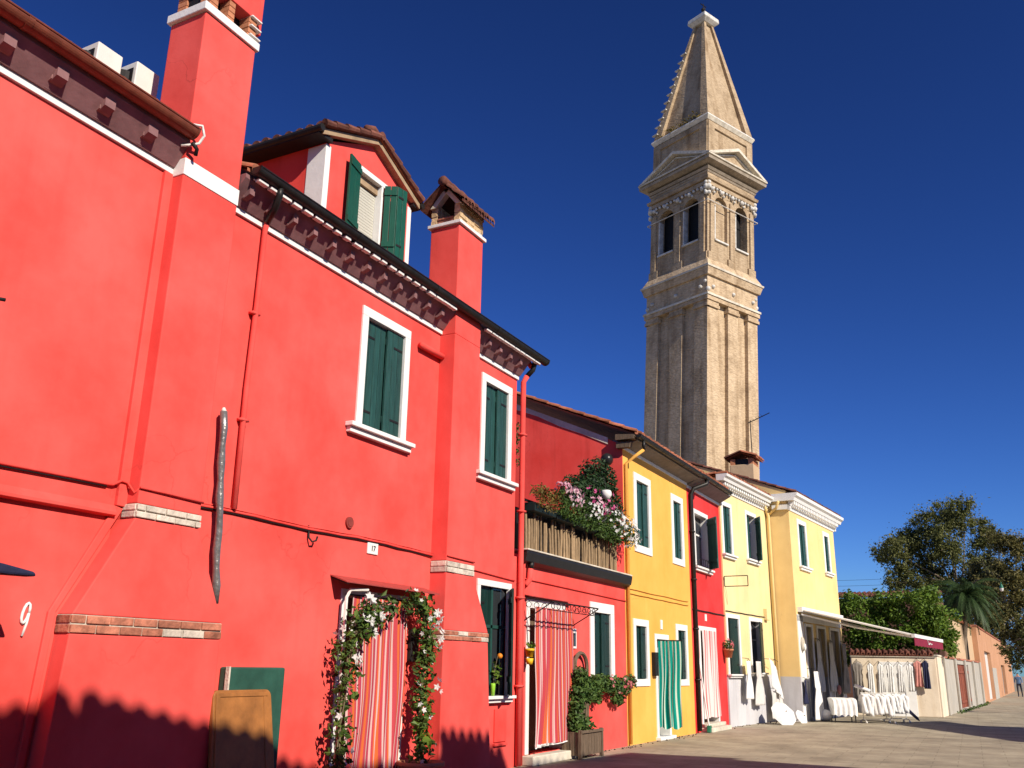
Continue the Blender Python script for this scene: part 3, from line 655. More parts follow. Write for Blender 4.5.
mb.m('gutter_dark').tube([W0(14.42, .28, 7.02), W0(14.44, .22, 6.86), W0(14.40, .12, 6.74)], .048, 10); mb.m('red').tube([W0(14.40, .12, 6.74), W0(14.36, .07, 6.62), W0(14.36, .065, 3.3), W0(14.37, .065, .02)], .05, 10)
for z in (5.6, 4.2, 2.7, 1.25): mb.box(W0, 14.29, 14.44, .125, 0, z, z+.035)
mb.m('red_side').tube([W0(14.53, .05, 3.5), W0(14.52, .05, 3.3), W0(14.50, .05, 3.12), W0(14.50, .05, .02)], .028, 8)
mb.build('drainpipe', h2, smooth=True)
# dormer
DY = 7.77
Wd = plane((0, DY), 0)
mb = MB('red')
gab = [(8.83, 7.0), (10.98, 7.0), (10.98, 8.70), (9.88, 9.22), (8.83, 8.70)]
o9 = (9.62, 10.17, 7.6, 8.66)
# front with a window opening, cheeks
pl_ = [[(8.83, 7.0), (9.62, 7.0), (9.62, 8.66), (8.83, 8.66)], [(10.17, 7.0), (10.98, 7.0), (10.98, 8.66), (10.17, 8.66)], [(9.62, 7.0), (10.17, 7.0), (10.17, 7.6), (9.62, 7.6)], [(8.83, 8.66), (10.98, 8.66), (10.98, 8.72), (9.905, 9.24), (8.83, 8.72)]]
for q in pl_: mb.face([Wd(s_, 0, z_) for s_, z_ in q])
mb.m('red_side')
mb.face([Wd(8.83, 0, 6.8), Wd(8.83, 0, 8.72), Wd(8.83, -2.4, 8.72), Wd(8.83, -2.4, 6.8)]); mb.face([Wd(10.98, 0, 6.8), Wd(10.98, -2.4, 6.8), Wd(10.98, -2.4, 8.72), Wd(10.98, 0, 8.72)])
mb.face([Wd(8.83, -2.4, 6.8), Wd(8.83, -2.4, 8.72), Wd(9.9, -2.4, 9.2), Wd(10.98, -2.4, 8.72), Wd(10.98, -2.4, 6.8)])
dm = mb.build('dormer', h2)
for q_ in ((8.82, 8.93, -.32), (10.89, 10.99, -.1)): mb = MB('white_stone'); mb.box(Wd, q_[0], q_[1], .012, q_[2], 6.9, 8.67); mb.build('corner_trim', dm, bevel=.005)
mb = MB('white_stone'); mb.box(Wd, 9.40, 10.40, .02, -.15, 8.66, 8.745); mb.box(Wd, 9.58, 9.625, .018, -.15, 7.4, 8.66); mb.box(Wd, 10.165, 10.21, .018, -.15, 7.4, 8.66)
wn = mb.build('dormer_window', dm, bevel=.005)
mb = MB('blind')
z = 7.5
while z < 8.5: mb.box(Wd, 9.63, 10.16, -.10, -.125, z, z+.042); z += .048
mb.m('wood_verge').box(Wd, 9.62, 10.17, -.06, -.14, 8.52, 8.66); mb.build('roller_blind', wn)
shutter_leaf(wn, Wd, 9.59, 7.5, 8.72, .34, 168, .055, 'shutter_bright', .17)
shutter_leaf(wn, Wd, 10.20, 7.5, 8.68, .20, 62, .045, 'shutter_bright', .13, side=-1); shutter_leaf(wn, Wd, 10.31, 7.5, 8.68, .22, 8, .19, 'shutter_bright', .13)
def slope_roof(name, parent, ridge_s, eave_s, d_f, d_b, zr, ze, pitch, mat):
    """roof plane whose eave runs back from the street; tiles run from ridge down to the eave"""
    Wv = lambda s, d, z: Wd(ridge_s+(eave_s-ridge_s)*(1-(d/1.0)), s, z)
    return tile_roof(name, parent, Wv, d_b, d_f, 0.0, ze, 1.0, zr, pitch, mat, 4)
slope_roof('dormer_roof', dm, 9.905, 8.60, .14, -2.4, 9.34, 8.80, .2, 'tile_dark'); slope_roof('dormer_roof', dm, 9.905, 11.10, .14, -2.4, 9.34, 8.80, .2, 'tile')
mb = MB('wood_verge')
for e in (8.62, 11.08): mb.hexa([Wd(e, .11, 8.69), Wd(9.905, .11, 9.225), Wd(9.905, .0, 9.225), Wd(e, .0, 8.69), Wd(e, .11, 8.775), Wd(9.905, .11, 9.31), Wd(9.905, .0, 9.31), Wd(e, .0, 8.775)])
mb.m('tile_dark')
for e in (8.60, 11.10):
    for i in range(5):
        a, b = i/5, (i+1)/5+.04; q = lambda t: Wd(9.905+(e-9.905)*min(1, t), .14, 9.36+(8.83-9.36)*min(1, t)); mb.tube([q(a)+Vector((0, .0, .0)), q(b)+Vector((0, 0, .02))], [.045, .058], 8)
for i in range(7): mb.tube([Wd(9.905, .18-.38*i, 9.36), Wd(9.905, -.24-.38*i, 9.345)], [.07, .06], 8)
mb.build('verge', dm)
for g_, a_, b_ in ((8.57, 8.60, 8.83), (11.13, 10.98, 11.09)):
    mb = MB('gutter_dark'); mb.tube([Wd(g_, .14, 8.76), Wd(g_, -2.3, 8.76)], .055, 10); mb.m('iron').box(Wd, a_-.04, b_+.04, .08, -2.3, 8.69, 8.75); mb.build('dormer_gutter', dm)  # flat boards under the gutters: deep eave shade put into their dark colour
mb = MB('white_mortar'); mb.lathe(Wd(10.56, -.55, 9.05), [(0, 0), (.11, 0), (.11, .72), (.13, .74), (.13, .80), (0, .80)], 14); mb.m('tile_dark').tube([Wd(10.4, -.55, 9.98), Wd(10.56, -.55, 10.06), Wd(10.74, -.55, 9.98)], .07, 8); mb.build('vent_pot', dm, smooth=True)

# things at the big red house
t = thing('door_curtain', 'pink, white and orange striped curtain in the doorway framed by a climbing plant', 'curtain', (10.3, D, .3), 'striped door curtains')
mb = MB('curtain_pink'); cloth_panel(mb, W0, 9.66, 10.90, .30, 2.42, .075, 6, .032, 0, lambda u: .02*math.sin(12*u)-.05*u, seed=3); mb.build('cloth', t, smooth=True, fix=False)
mb = MB('iron'); mb.tube([W0(9.55, .05, 2.43), W0(10.98, .05, 2.43)], .012, 6); mb.build('rod', t)
t = thing('water_tank_box', 'dark green box behind the brown board against the red wall', 'box', (7.9, D, 0))
mb = MB('tank_green'); mb.box(W0, 7.54, 8.42, .14, .0, 0, 1.53); mb.build('body', t, bevel=.02)
mb = MB('brick_white'); mb.box(W0, 7.53, 7.552, .15, .10, .0, 1.535); mb.build('edge_strip', t)
t = thing('wooden_board', 'brown varnished table top leaning upright in front of the green box', 'board', (7.5, 7.1, 0))
mb = MB('wood_brown')
Wl = lambda s, d, z: Vector((s, D-.16-d-.16*(1.30-z)/1.3, z))
def rr(s0, s1, z0, z1, r, n=5):
    q = []
    for cx, cz, a0 in ((s1-r, z1-r, 0), (s0+r, z1-r, 90), (s0+r*.3, z0+r*.3, 180), (s1-r*.3, z0+r*.3, 270)):
        k = r if cz > 1 else r*.3
        q += [(cx+k*math.cos(rad(a0+90*i/n)), cz+k*math.sin(rad(a0+90*i/n))) for i in range(n+1)]
    return q
mb.prism(Wl, [(a+.11+(1.30-z)*(.07 if a > 7.6 else -.02), z) for a, z in rr(7.17, 8.02, .0, 1.30, .07)], .05, .0)
o = mb.build('panel', t, bevel=.008)
mb = MB('wood_brown'); mb.prism(Wl, [(7.29, .02), (7.345, .02), (7.365, 1.24), (7.31, 1.24)], .062, .05); mb.prism(Wl, [(8.06, .02), (8.10, .02), (8.05, 1.24), (8.01, 1.24)], .056, .05); mb.prism(Wl, [(7.31, 1.235), (8.07, 1.235), (8.08, 1.275), (7.31, 1.275)], .06, .05); mb.build('moulding', t, bevel=.005)

def climber(name, label, path, w, n, flowers, pot=None):
    t = thing(name, label, 'climbing plant', path[0], 'climbing plants round the door')
    st = MB('stem'); P_ = [Vector(p) for p in path]
    for k in range(4):
        q = [p+Vector((rnd.uniform(-.05, .05), rnd.uniform(-.03, .03), 0)) for p in P_]; st.tube(q, [.014-.008*i/len(q) for i in range(len(q))], 5)
    st.build('stem', t)
    lf = MB('leaf_climb'); fl = MB('petal_white'); bl = []
    for i in range(len(P_)-1):
        m_ = 5
        for k in range(m_):
            c = P_[i].lerp(P_[i+1], (k+rnd.random())/m_)+Vector((rnd.gauss(0, w*.35), rnd.gauss(0, .05)-.03, rnd.gauss(0, .06)))
            bl.append((c, (w*rnd.uniform(.6, 1.05), .13, w*rnd.uniform(.6, 1.05)), n))
    foliage(lf, bl, .085, 2.3, .4, .35); lf.build('leaves', t, fix=False)
    blossoms(fl, [(b[0], b[1], 1 if rnd.random() < flowers else 0) for b in bl], .05); fl.build('blossoms', t, fix=False)
    return t, bl
y = D-.24
t1, b1 = climber('climbing_plant', 'leafy white flowering climber left of the pink striped curtain', [(9.38, y, .03), (9.36, y, .6), (9.38, y+.02, 1.2), (9.48, y+.02, 1.7), (9.62, y, 2.05), (9.78, y, 2.26), (10.25, y, 2.38)], .22, 17, .65)
fl = MB('petal_white'); blossoms(fl, [((9.72, y-.08, 2.1), (.1, .05, .1), 5), ((9.68, y-.08, 2.33), (.08, .05, .12), 5), ((9.78, y-.1, 1.95), (.08, .04, .08), 5), ((9.42, y-.1, 1.62), (.1, .05, .1), 4), ((9.9, y-.08, 2.2), (.08, .04, .08), 4)], .062); fl.build('blossoms', t1, fix=False)
mb = MB('white_mortar')
mb.tube([(9.44, D-.14, .02), (9.44, D-.14, 2.38), (9.50, D-.15, 2.48), (9.8, D-.2, 2.5)], .022, 6); mb.build('trellis_pole', t1)
t2, b2 = climber('climbing_plant', 'leafy white flowering climber right of the pink striped curtain in a terracotta pot', [(10.98, y-.1, .36), (11.02, y-.05, .8), (11.12, y, 1.25), (11.18, y, 1.7), (11.20, y, 2.0), (11.1, y, 2.26), (10.75, y, 2.40)], .22, 17, .45)
lf = MB('leaf_bright'); foliage(lf, [((10.95, y-.15, .72), (.18, .16, .22), 55), ((11.1, y-.12, .95), (.14, .1, .16), 25)], .11, 1, .4, .3); lf.build('leaves', t2, fix=False)
fl = MB('petal_white'); blossoms(fl, [((11.32, y-.08, 2.25), (.08, .05, .2), 8), ((11.42, y-.06, 1.95), (.07, .05, .15), 6), ((11.45, y-.05, 1.3), (.05, .05, .1), 3)], .055); fl.build('blossoms', t2, fix=False)
t = tag(MB('terracotta').build('flower_pot') if False else thing('flower_pot', 'wide terracotta pot at the foot of the right climber', 'pot', (10.98, y-.12, 0)), 'wide terracotta pot at the foot of the right climber', 'pot')
mb = MB('terracotta'); mb.lathe((10.98, y-.12, 0), [(0, 0), (.2, 0), (.29, .30), (.32, .31), (.32, .36), (.28, .36), (.26, .32), (0, .32)], 20); mb.build('body', t, smooth=True)
mb = MB('soil'); mb.lathe((10.98, y-.12, .325), [(0, .01), (.27, .0)], 16); mb.build('soil', t)
# window vase
t = thing('flower_vase', 'lime green vase with a small plant and orange fruit on the lower window sill', 'vase', (13.52, D+.01, 1.13))
mb = MB('vase_lime'); mb.lathe((13.52, D-.03, 1.128), [(0, 0), (.028, 0), (.04, .16), (.036, .19), (.03, .18)], 12); mb.build('vase', t, smooth=True)
mb = MB('leaf_bright'); foliage(mb, [((13.58, D-.05, 1.50), (.11, .08, .2), 46)], .075, 1, .4, .2); mb.build('leaves', t, fix=False)
mb = MB('stem'); mb.tube([(13.52, D-.03, 1.2), (13.54, D-.04, 1.5), (13.62, D-.05, 1.74)], .006, 5); mb.build('stem', t)
mb = MB('orange_fruit'); mb.ball((13.66, D-.07, 1.74), .045); mb.build('fruit', t, smooth=True)

# ================================================================== low red house with the roof terrace
h3 = thing('terrace_house', 'low red house with a reed fenced flower terrace on top', 'house', (17, D, 0), 'houses along the street')
mb = MB('red')
facade(mb, W0, 14.23, 19.58, 0, 3.42, [(14.72, 16.36, .16, 2.74), (17.56, 18.86, 1.40, 2.87)], back=4.5); mb.build('wall', h3)
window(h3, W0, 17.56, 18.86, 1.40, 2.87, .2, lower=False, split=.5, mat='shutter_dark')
mb = MB('white_stone'); mb.box(W0, 14.72, 14.84, .02, -.28, .16, 2.74); mb.box(W0, 16.24, 16.36, .02, -.28, .16, 2.74); mb.box(W0, 14.84, 16.24, .02, -.28, 2.58, 2.74); dr = mb.build('door', h3, bevel=.006)
mb = MB('wood_old'); mb.box(W0, 14.8, 16.3, -.26, -.31, .16, 2.6); mb.build('door_leaf', dr)
mb = MB('old_stone'); mb.box(W0, 14.62, 16.6, .22, -.28, 0, .15); mb.build('doorstep', h3, bevel=.015)
mb = MB('gutter_dark'); mb.prism_s(W0, [(0, 3.42), (.02, 3.30), (.14, 3.36), (.17, 3.50), (.17, 3.54), (.13, 3.50), (0, 3.50)], 14.40, 19.62); sb = mb.build('terrace_edge', h3)
mb = MB('old_stone'); mb.box(W0, 14.42, 19.60, .185, -.3, 3.545, 3.575); mb.build('coping', sb, bevel=.008)
mb = MB('gutter_dark'); mb.tube([W0(14.72, .1, 3.36), W0(14.72, .08, 3.25)], .05, 10); mb.m('red').tube([W0(14.72, .08, 3.25), W0(14.70, .07, 3.05), W0(14.56, .06, 2.95)], .05, 10); mb.build('drainpipe', h3, smooth=True)
mb = MB('reed'); x = 14.55
while x < 18.93:
    h = 4.16+rnd.uniform(-.10, .14); r = rnd.uniform(.022, .038); l = rnd.uniform(-.025, .025)
    mb.tube([W0(x, .06+rnd.uniform(-.015, .015), 3.58), W0(x+l*.5, .06, 3.95), W0(x+l, .055, h)], [r, r*.95, r*.75], 7); x += r*2+rnd.uniform(.025, .105)
fc = mb.build('reed_fence', h3)
mb = MB('iron')
for x in (14.5, 16.0, 17.5, 18.95): mb.box(W0, x, x+.035, .0, -.035, 3.55, 4.5)
mb.box(W0, 14.5, 18.98, .0, -.03, 4.46, 4.5); mb.box(W0, 14.5, 18.98, .0, -.03, 3.70, 3.73); mb.build('railing', fc)
mb = MB('red_side'); mb.box(W0, 18.96, 19.58, -.0, -.12, 3.56, 4.7); mb.build('parapet_pier', h3, bevel=.01)
mb = MB('dark_inside'); mb.box(W0, 14.45, 18.95, -.16, -.2, 3.56, 4.35); mb.build('dark_backing', h3)  # dark sheet behind the reeds; shade in their gaps put into its colour
cn = MB('canopy_sheet'); cn.prism_s(W0, [(0, 2.80), (.12, 2.775), (.12, 2.765), (0, 2.79)], 14.6, 16.5)
cn = cn.build('door_canopy', h3)
mb = MB('iron')
for x in (14.55, 16.62):
    mb.tube([W0(x, .01, 2.74), W0(x, .58, 2.66)], .012, 6); mb.tube([W0(x, .01, 2.32), W0(x, .14, 2.40), W0(x, .36, 2.52), W0(x, .58, 2.65)], .010, 6)
    for k in range(3): mb.tube([W0(x, .14+.15*k+.05*math.cos(a*.7), 2.62-.02*k+.05*math.sin(a*.7)) for a in range(10)], .006, 5)
mb.tube([W0(14.55, .58, 2.66), W0(16.62, .58, 2.66)], .013, 6); mb.tube([W0(14.55, .5, 2.53), W0(16.62, .5, 2.53)], .008, 6)
for k in range(9):
    x = 14.65+k*.225; mb.tube([W0(x+.07*math.cos(a*.65), .56, 2.595+.05*math.sin(a*.65)) for a in range(11)], .007, 5); mb.tube([W0(x, .0, 2.76), W0(x, .58, 2.66)], .006, 5)
mb.build('iron_scrollwork', cn)
mb = MB('white_stone'); mb.box(W0, 16.66, 16.86, .025, 0, 1.93, 2.30); mb.m('glass_dark').box(W0, 16.70, 16.82, .03, .02, 1.97, 2.22); mb.build('wall_plaque', h3, bevel=.004)
cable(h3, [W0(14.6+.5*i, .02, 3.07-.006*i) for i in range(11)], .012, 'red_side')
t = thing('door_curtain', 'red, white and orange striped curtain under the iron canopy', 'curtain', (15.6, D, .3), 'striped door curtains')
mb = MB('curtain_red'); cloth_panel(mb, W0, 14.80, 16.44, .31, 2.60, .14, 9, .03, .05, lambda u: .05*u-.03, seed=8); mb.build('cloth', t, smooth=True, fix=False)
mb = MB('linen'); cloth_panel(mb, W0, 14.81, 16.46, .285, .315, .142, 9, .034, .05, lambda u: .05*u-.03, nz=2, seed=8); mb.build('hem', t, smooth=True, fix=False)
t = thing('hanging_pot', 'yellow pots of green leaves hanging left of the second striped curtain', 'pot', (14.62, D-.12, 1.7))
mb = MB('yellow_pot'); mb.lathe((14.60, D-.14, 1.74), [(0, 0), (.06, 0), (.075, .1), (.085, .1), (.085, .14), (.07, .14)], 14); mb.lathe((14.60, D-.14, 1.62), [(0, 0), (.05, 0), (.07, .1), (.06, .1)], 14); mb.build('pots', t, smooth=True)
mb = MB('iron'); mb.tube([(14.60, D-.14, 1.6), (14.60, D-.08, 2.25), (14.60, D, 2.28)], .008, 5); mb.build('hanger', t)
mb = MB('leaf_bright'); foliage(mb, [((14.60, D-.14, 1.93), (.09, .08, .07), 35)], .07); mb.build('leaves', t, fix=False)
t = thing('wooden_trellis', 'arched dark wooden trellis standing between striped curtain and green shutters', 'trellis', (16.95, D-.06, 0))
mb = MB('wood_old'); arc = [W0(16.64, .08, 0.02), W0(16.64, .08, 1.6)]+[W0(16.93-.29*math.cos(rad(a)), .08, 1.6+.25*math.sin(rad(a))) for a in range(15, 180, 15)]+[W0(17.22, .08, 1.6), W0(17.22, .08, .02)]
mb.tube(arc, .04, 6); mb.box(W0, 16.66, 17.2, .1, .05, 1.38, 1.55); mb.box(W0, 16.68, 17.18, .075, .05, .1, 1.38); mb.build('frame', t)
t = thing('planter_box', 'slatted wooden planter box standing by the second striped curtain', 'planter', (16.75, D-.25, 0))
mb = MB('wood_old')
Wp = plane((0, D-.05), 0)
for k in range(8): mb.box(Wp, 16.16+k*.125, 16.275+k*.125, .36, .34, .06, .46)
for k in range(3): mb.box(Wp, 16.15, 16.17, .34-.11*k, .245-.11*k, .06, .46)
for k in range(3): mb.box(Wp, 17.14, 17.16, .34-.11*k, .245-.11*k, .06, .46)
for x in (16.12, 17.12): mb.box(Wp, x, x+.06, .385, .32, 0, .50); mb.box(Wp, x, x+.06, .06, .0, 0, .50)
mb.box(Wp, 16.12, 17.18, .39, .37, .44, .49); mb.box(Wp, 16.16, 17.15, .02, .0, .06, .46); mb.build('box', t, bevel=.004)
mb = MB('soil'); mb.box(Wp, 16.18, 17.13, .335, .03, .35, .40); mb.build('soil', t)
def bush(name, label, loc, blobs, size, leafm, fl=None, stems=None, group=None, cat='plant'):
    t = thing(name, label, cat, loc, group)
    mb = MB(leafm); foliage(mb, blobs, size*.86, 1.9 if size < .099 else 2.8); mb.build('leaves', t, fix=False)
    if stems:
        mb = MB('stem')
        for s_ in stems: mb.tube(s_, [.018-.010*i/len(s_) for i in range(len(s_))], 5)
        mb.build('stem', t)
    for m_, b_, r_ in (fl or []):
        mb = MB(m_); blossoms(mb, b_, r_); mb.build('blossoms', t, fix=False)
    return t
q = D-.25
bush('oleander', 'bushy green oleander growing from the wooden planter box', (16.6, q, .4), [((16.35, q, .95), (.26, .16, .42), 170), ((16.75, q, 1.2), (.36, .17, .26), 190), ((16.5, q, 1.42), (.25, .15, .2), 100), ((16.55, q-.02, .56), (.42, .18, .18), 130), ((16.2, q, .7), (.16, .14, .25), 60), ((17.15, q, 1.25), (.25, .15, .2), 100)], .105, 'leaf_fine', None,
     [[(16.5, q, .4), (16.4, q, 1.0), (16.5, q, 1.5)], [(16.7, q, .4), (16.8, q, .9), (17.1, q, 1.3)]])
bush('flower_box', 'pink flowered plants spilling from the box under the terrace house window', (18.4, D-.12, 1.2), [((17.7, D-.16, 1.3), (.34, .14, .2), 150), ((18.3, D-.16, 1.25), (.36, .15, .22), 160), ((18.9, D-.17, 1.2), (.36, .15, .2), 150), ((19.35, D-.16, 1.32), (.28, .13, .16), 90), ((18.7, D-.15, .98), (.3, .12, .15), 70), ((17.6, D-.14, 1.02), (.22, .1, .14), 40)], .10, 'leaf_fine',
     [('petal_red', [((18.85, D-.2, 1.2), (.36, .13, .2), 34), ((19.3, D-.2, 1.3), (.25, .1, .14), 14), ((18.2, D-.2, 1.3), (.25, .1, .15), 7)], .035)], None, None, 'flower box')
o = MB('flower_box'); o.box(W0, 17.6, 19.1, .19, .01, 1.18, 1.33); bx = thing('window_box', 'long dark planting box fixed below the terrace house window', 'flower box', (18.3, D, 1.18)); o.build('trough', bx, bevel=.01)
# the terrace garden
grp = 'plants on the roof terrace'
for k, (a, b) in enumerate([(14.6, 15.5), (15.55, 16.5), (16.55, 17.6), (17.65, 18.8)]):
    o = MB('flower_box'); o.box(W0, a, b, .22, -.0, 4.26-.01*k, 4.42); t = thing('flower_trough', ['dark trough hooked over the reed fence under ochre foliage', 'dark trough hooked over the reed fence under pale pink flowers', 'dark trough hooked over the reed fence below the white hanging pot', 'dark trough hidden under white cascading flowers at the terrace corner'][k], 'flower box', ((a+b)/2, D, 4.33), 'flower troughs on the terrace fence'); o.build('trough', t, bevel=.01)
yy = D-.25
bush('ochre_plant', 'ochre and yellow green low plants at the left end of the terrace', (14.9, yy, 4.5), [((15.0, yy-.03, 4.40), (.45, .12, .1), 90), ((14.75, yy, 4.62), (.32, .16, .17), 150), ((15.2, yy, 4.60), (.32, .17, .18), 150)], .07, 'leaf_ochre', None, None, grp)
bush('pink_geranium', 'pale pink flowering geraniums on the terrace fence', (15.8, yy, 4.5), [((15.7, yy, 4.68), (.34, .17, .2), 150), ((16.15, yy, 4.62), (.34, .17, .22), 150), ((15.75, yy-.03, 4.40), (.42, .12, .14), 130), ((16.3, yy-.03, 4.36), (.4, .12, .15), 130)], .075, 'leaf_vine', [('petal_pink', [((15.62, yy-.05, 4.82), (.3, .15, .14), 40), ((16.1, yy-.06, 4.74), (.32, .15, .2), 46)], .042), ('petal_white', [((16.1, yy-.05, 4.7), (.4, .15, .2), 14)], .04)], None, grp)
bush('white_petunia', 'white and magenta petunias cascading over the terrace corner', (18.2, yy, 4.5), [((16.9, yy-.03, 4.36), (.45, .13, .17), 170), ((17.6, yy-.03, 4.30), (.45, .14, .18), 190), ((18.2, yy-.03, 4.24), (.4, .14, .18), 170), ((16.75, yy, 4.6), (.34, .18, .22), 150), ((17.4, yy-.02, 4.55), (.4, .2, .26), 200), ((18.05, yy-.05, 4.5), (.42, .24, .32), 260), ((18.6, yy-.08, 4.45), (.45, .26, .36), 280), ((19.05, yy-.08, 4.38), (.34, .22, .3), 150)], .075, 'leaf_vine',
     [('petal_white', [((18.1, yy-.1, 4.5), (.46, .24, .32), 46), ((18.65, yy-.12, 4.42), (.46, .26, .36), 66), ((19.05, yy-.12, 4.36), (.34, .2, .3), 30), ((17.2, yy-.06, 4.6), (.45, .2, .24), 32)], .042), ('petal_pink', [((17.3, yy-.05, 4.75), (.5, .2, .2), 26)], .045), ('petal_magenta', [((17.6, yy-.05, 4.85), (.8, .2, .3), 12)], .05)], None, grp)
bush('topiary_bush', 'big round dark green bush at the right end of the terrace', (18.6, D+.35, 3.6), [((18.72, D+.30, 5.52), (.66, .45, .58), 950), ((18.2, D+.2, 5.12), (.62, .35, .48), 620), ((18.95, D+.12, 4.95), (.58, .35, .58), 620), ((17.5, D+.25, 5.15), (.6, .3, .35), 420)], .10, 'leaf_dark', [('petal_magenta', [((18.6, D+.0, 5.0), (.5, .2, .3), 7), ((17.7, D+.0, 5.0), (.3, .2, .25), 6)], .055)], [[(18.6, D+.3, 3.6), (18.55, D+.3, 4.6), (18.5, D+.3, 5.4)]], grp)
bush('wall_creeper', 'thin green creeper on the red wall at the left end of the terrace', (14.62, D+.25, 4.6), [((14.66, D+.2, 5.2+.22*i), (.06, .05, .12), 14) for i in range(4)], .07, 'leaf_vine', None, None, grp)
t = thing('hanging_pot', 'round white pot hanging in front of the dark terrace bush', 'pot', (18.05, D-.12, 5.1), None)
mb = MB('white_stone'); mb.lathe((18.06, D-.2, 5.02), [(0, -.0), (.07, .02), (.115, .1), (.11, .17), (.09, .2), (0, .19)], 16); mb.build('body', t, smooth=True)
mb = MB('iron'); mb.tube([(18.06, D-.2, 5.2), (18.06, D-.16, 5.5), (18.1, D+.1, 5.6)], .006, 5); mb.build('hanger', t)

# ================================================================== yellow house
h4 = thing('yellow_house', 'deep yellow house with narrow shuttered windows and a green striped door curtain', 'house', (22, D, 0), 'houses along the street')
mb = MB('yellow')
facade(mb, W0, 19.6, 24.5, 0, 6.62, [(20.26, 21.45, 4.19, 6.07), (23.05, 24.06, 4.19, 6.03), (20.04, 21.05, 1.2, 2.66), (23.1, 24.05, 1.18, 2.68), (21.48, 22.5, .06, 2.38)], back=4.5, sides=True); mb.build('wall', h4)
mb = MB('red_side'); mb.prism_s(W0, [(-.0, 3.43), (-.0, 6.58), (-.3, 6.72), (-3.4, 8.10), (-4.4, 8.10), (-4.4, 3.43)], 19.574, 19.6); gw = mb.build('gable_wall', h4)
mb = MB('old_stone'); mb.prism_s(W0, [(-.35, 6.62), (-.35, 6.78), (-3.4, 8.16), (-3.4, 7.98), (-2.2, 7.5), (-1.6, 7.18), (-1.0, 6.93)], 19.556, 19.575)
mb.m('wood_old'); mb.prism_s(W0, [(.36, 6.66), (.36, 6.76), (-.1, 6.80), (-.1, 6.66)], 19.40, 19.6); mb.prism_s(W0, [(.22, 6.48), (.26, 6.60), (-.1, 6.62), (-.1, 6.48)], 19.45, 19.6); mb.build('gable_mortar', gw)
window(h4, W0, 20.26, 21.45, 4.19, 6.07, .17, split=.6)
window(h4, W0, 23.05, 24.06, 4.19, 6.03, .17, split=.6)
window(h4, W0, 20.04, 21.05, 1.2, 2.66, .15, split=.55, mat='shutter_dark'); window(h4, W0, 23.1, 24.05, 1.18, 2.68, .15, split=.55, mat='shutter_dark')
mb = MB('white_stone'); mb.box(W0, 21.48, 21.60, .025, -.28, .06, 2.38); mb.box(W0, 22.38, 22.5, .025, -.28, .06, 2.38); mb.box(W0, 21.60, 22.38, .025, -.28, 2.26, 2.38); dr = mb.build('door', h4, bevel=.006)
mb = MB('dark_inside'); mb.box(W0, 21.56, 22.42, -.25, -.3, .06, 2.3); mb.build('door_leaf', dr)  # no real leaf: near-black panel painted as the unlit inside of the doorway
mb = MB('white_stone'); mb.box(W0, 21.42, 22.56, .12, -.28, 0, .07); mb.build('doorstep', h4, bevel=.01)
mb = MB('iron'); mb.box(W0, 21.24, 21.46, .10, 0, 1.42, 1.95); mb.build('letter_box', h4, bevel=.01)
mb = MB('white_stone'); mb.box(W0, 21.93, 22.07, .018, 0, 2.50, 2.72); mb.build('number_plate', h4)
eaves(h4, W0, 19.6, 24.5, .38, 6.55, 6.66, 1, False, 'soffit_grey')
gutter(h4, W0, 19.42, 24.5, .46, 6.74, .07, 'gutter_dark')
tile_roof('roof', h4, W0, 19.40, 24.5, .42, 6.80, -4.2, 8.72)
pp = [W0(19.66+.35*i, .02, 3.20+.004*math.sin(i*2)) for i in range(14)]
cable(h4, pp, .012, 'yellow'); cable(h4, [W0(19.66+.35*i, .02, 3.30+.006*math.sin(i)) for i in range(14)], .010, 'yellow')
mb = MB('gutter_dark'); mb.tube([W0(19.78, .46, 6.68), W0(19.78, .46, 6.46)], .04, 8); mb.m('yellow').tube([W0(19.78, .46, 6.46), W0(19.72, .25, 6.30), W0(19.66, .06, 6.14), W0(19.66, .05, .03)], .04, 8); mb.build('drainpipe', h4, smooth=True)
t = thing('globe_lamp', 'black globe lamp on the red gable wall above the terrace bush', 'lamp', (19.56, 7.79, 6.22)); mb = MB('black_globe'); mb.ball((19.42, 7.79, 6.22), .15); mb.m('iron').tube([(19.57, 7.79, 6.02), (19.42, 7.79, 6.05)], .02, 6); mb.build('globe', t, smooth=True)
t = thing('door_curtain', 'green and cream striped curtain blowing out of the yellow house door', 'curtain', (22, D, .2), 'striped door curtains')
Wq = plane((21.60, D-.06), 68)
mb = MB('curtain_green'); cloth_panel(mb, Wq, .0, .52, .25, 2.22, -.34, 5, .035, .03, lambda u: .03*math.sin(15*u), seed=5, slant=.0, top_d=.0); mb.build('cloth', t, smooth=True, fix=False)
mb = MB('iron'); mb.tube([Wq(-.06, 0, 2.23), Wq(.56, 0, 2.23)], .012, 6); mb.build('rod', t)

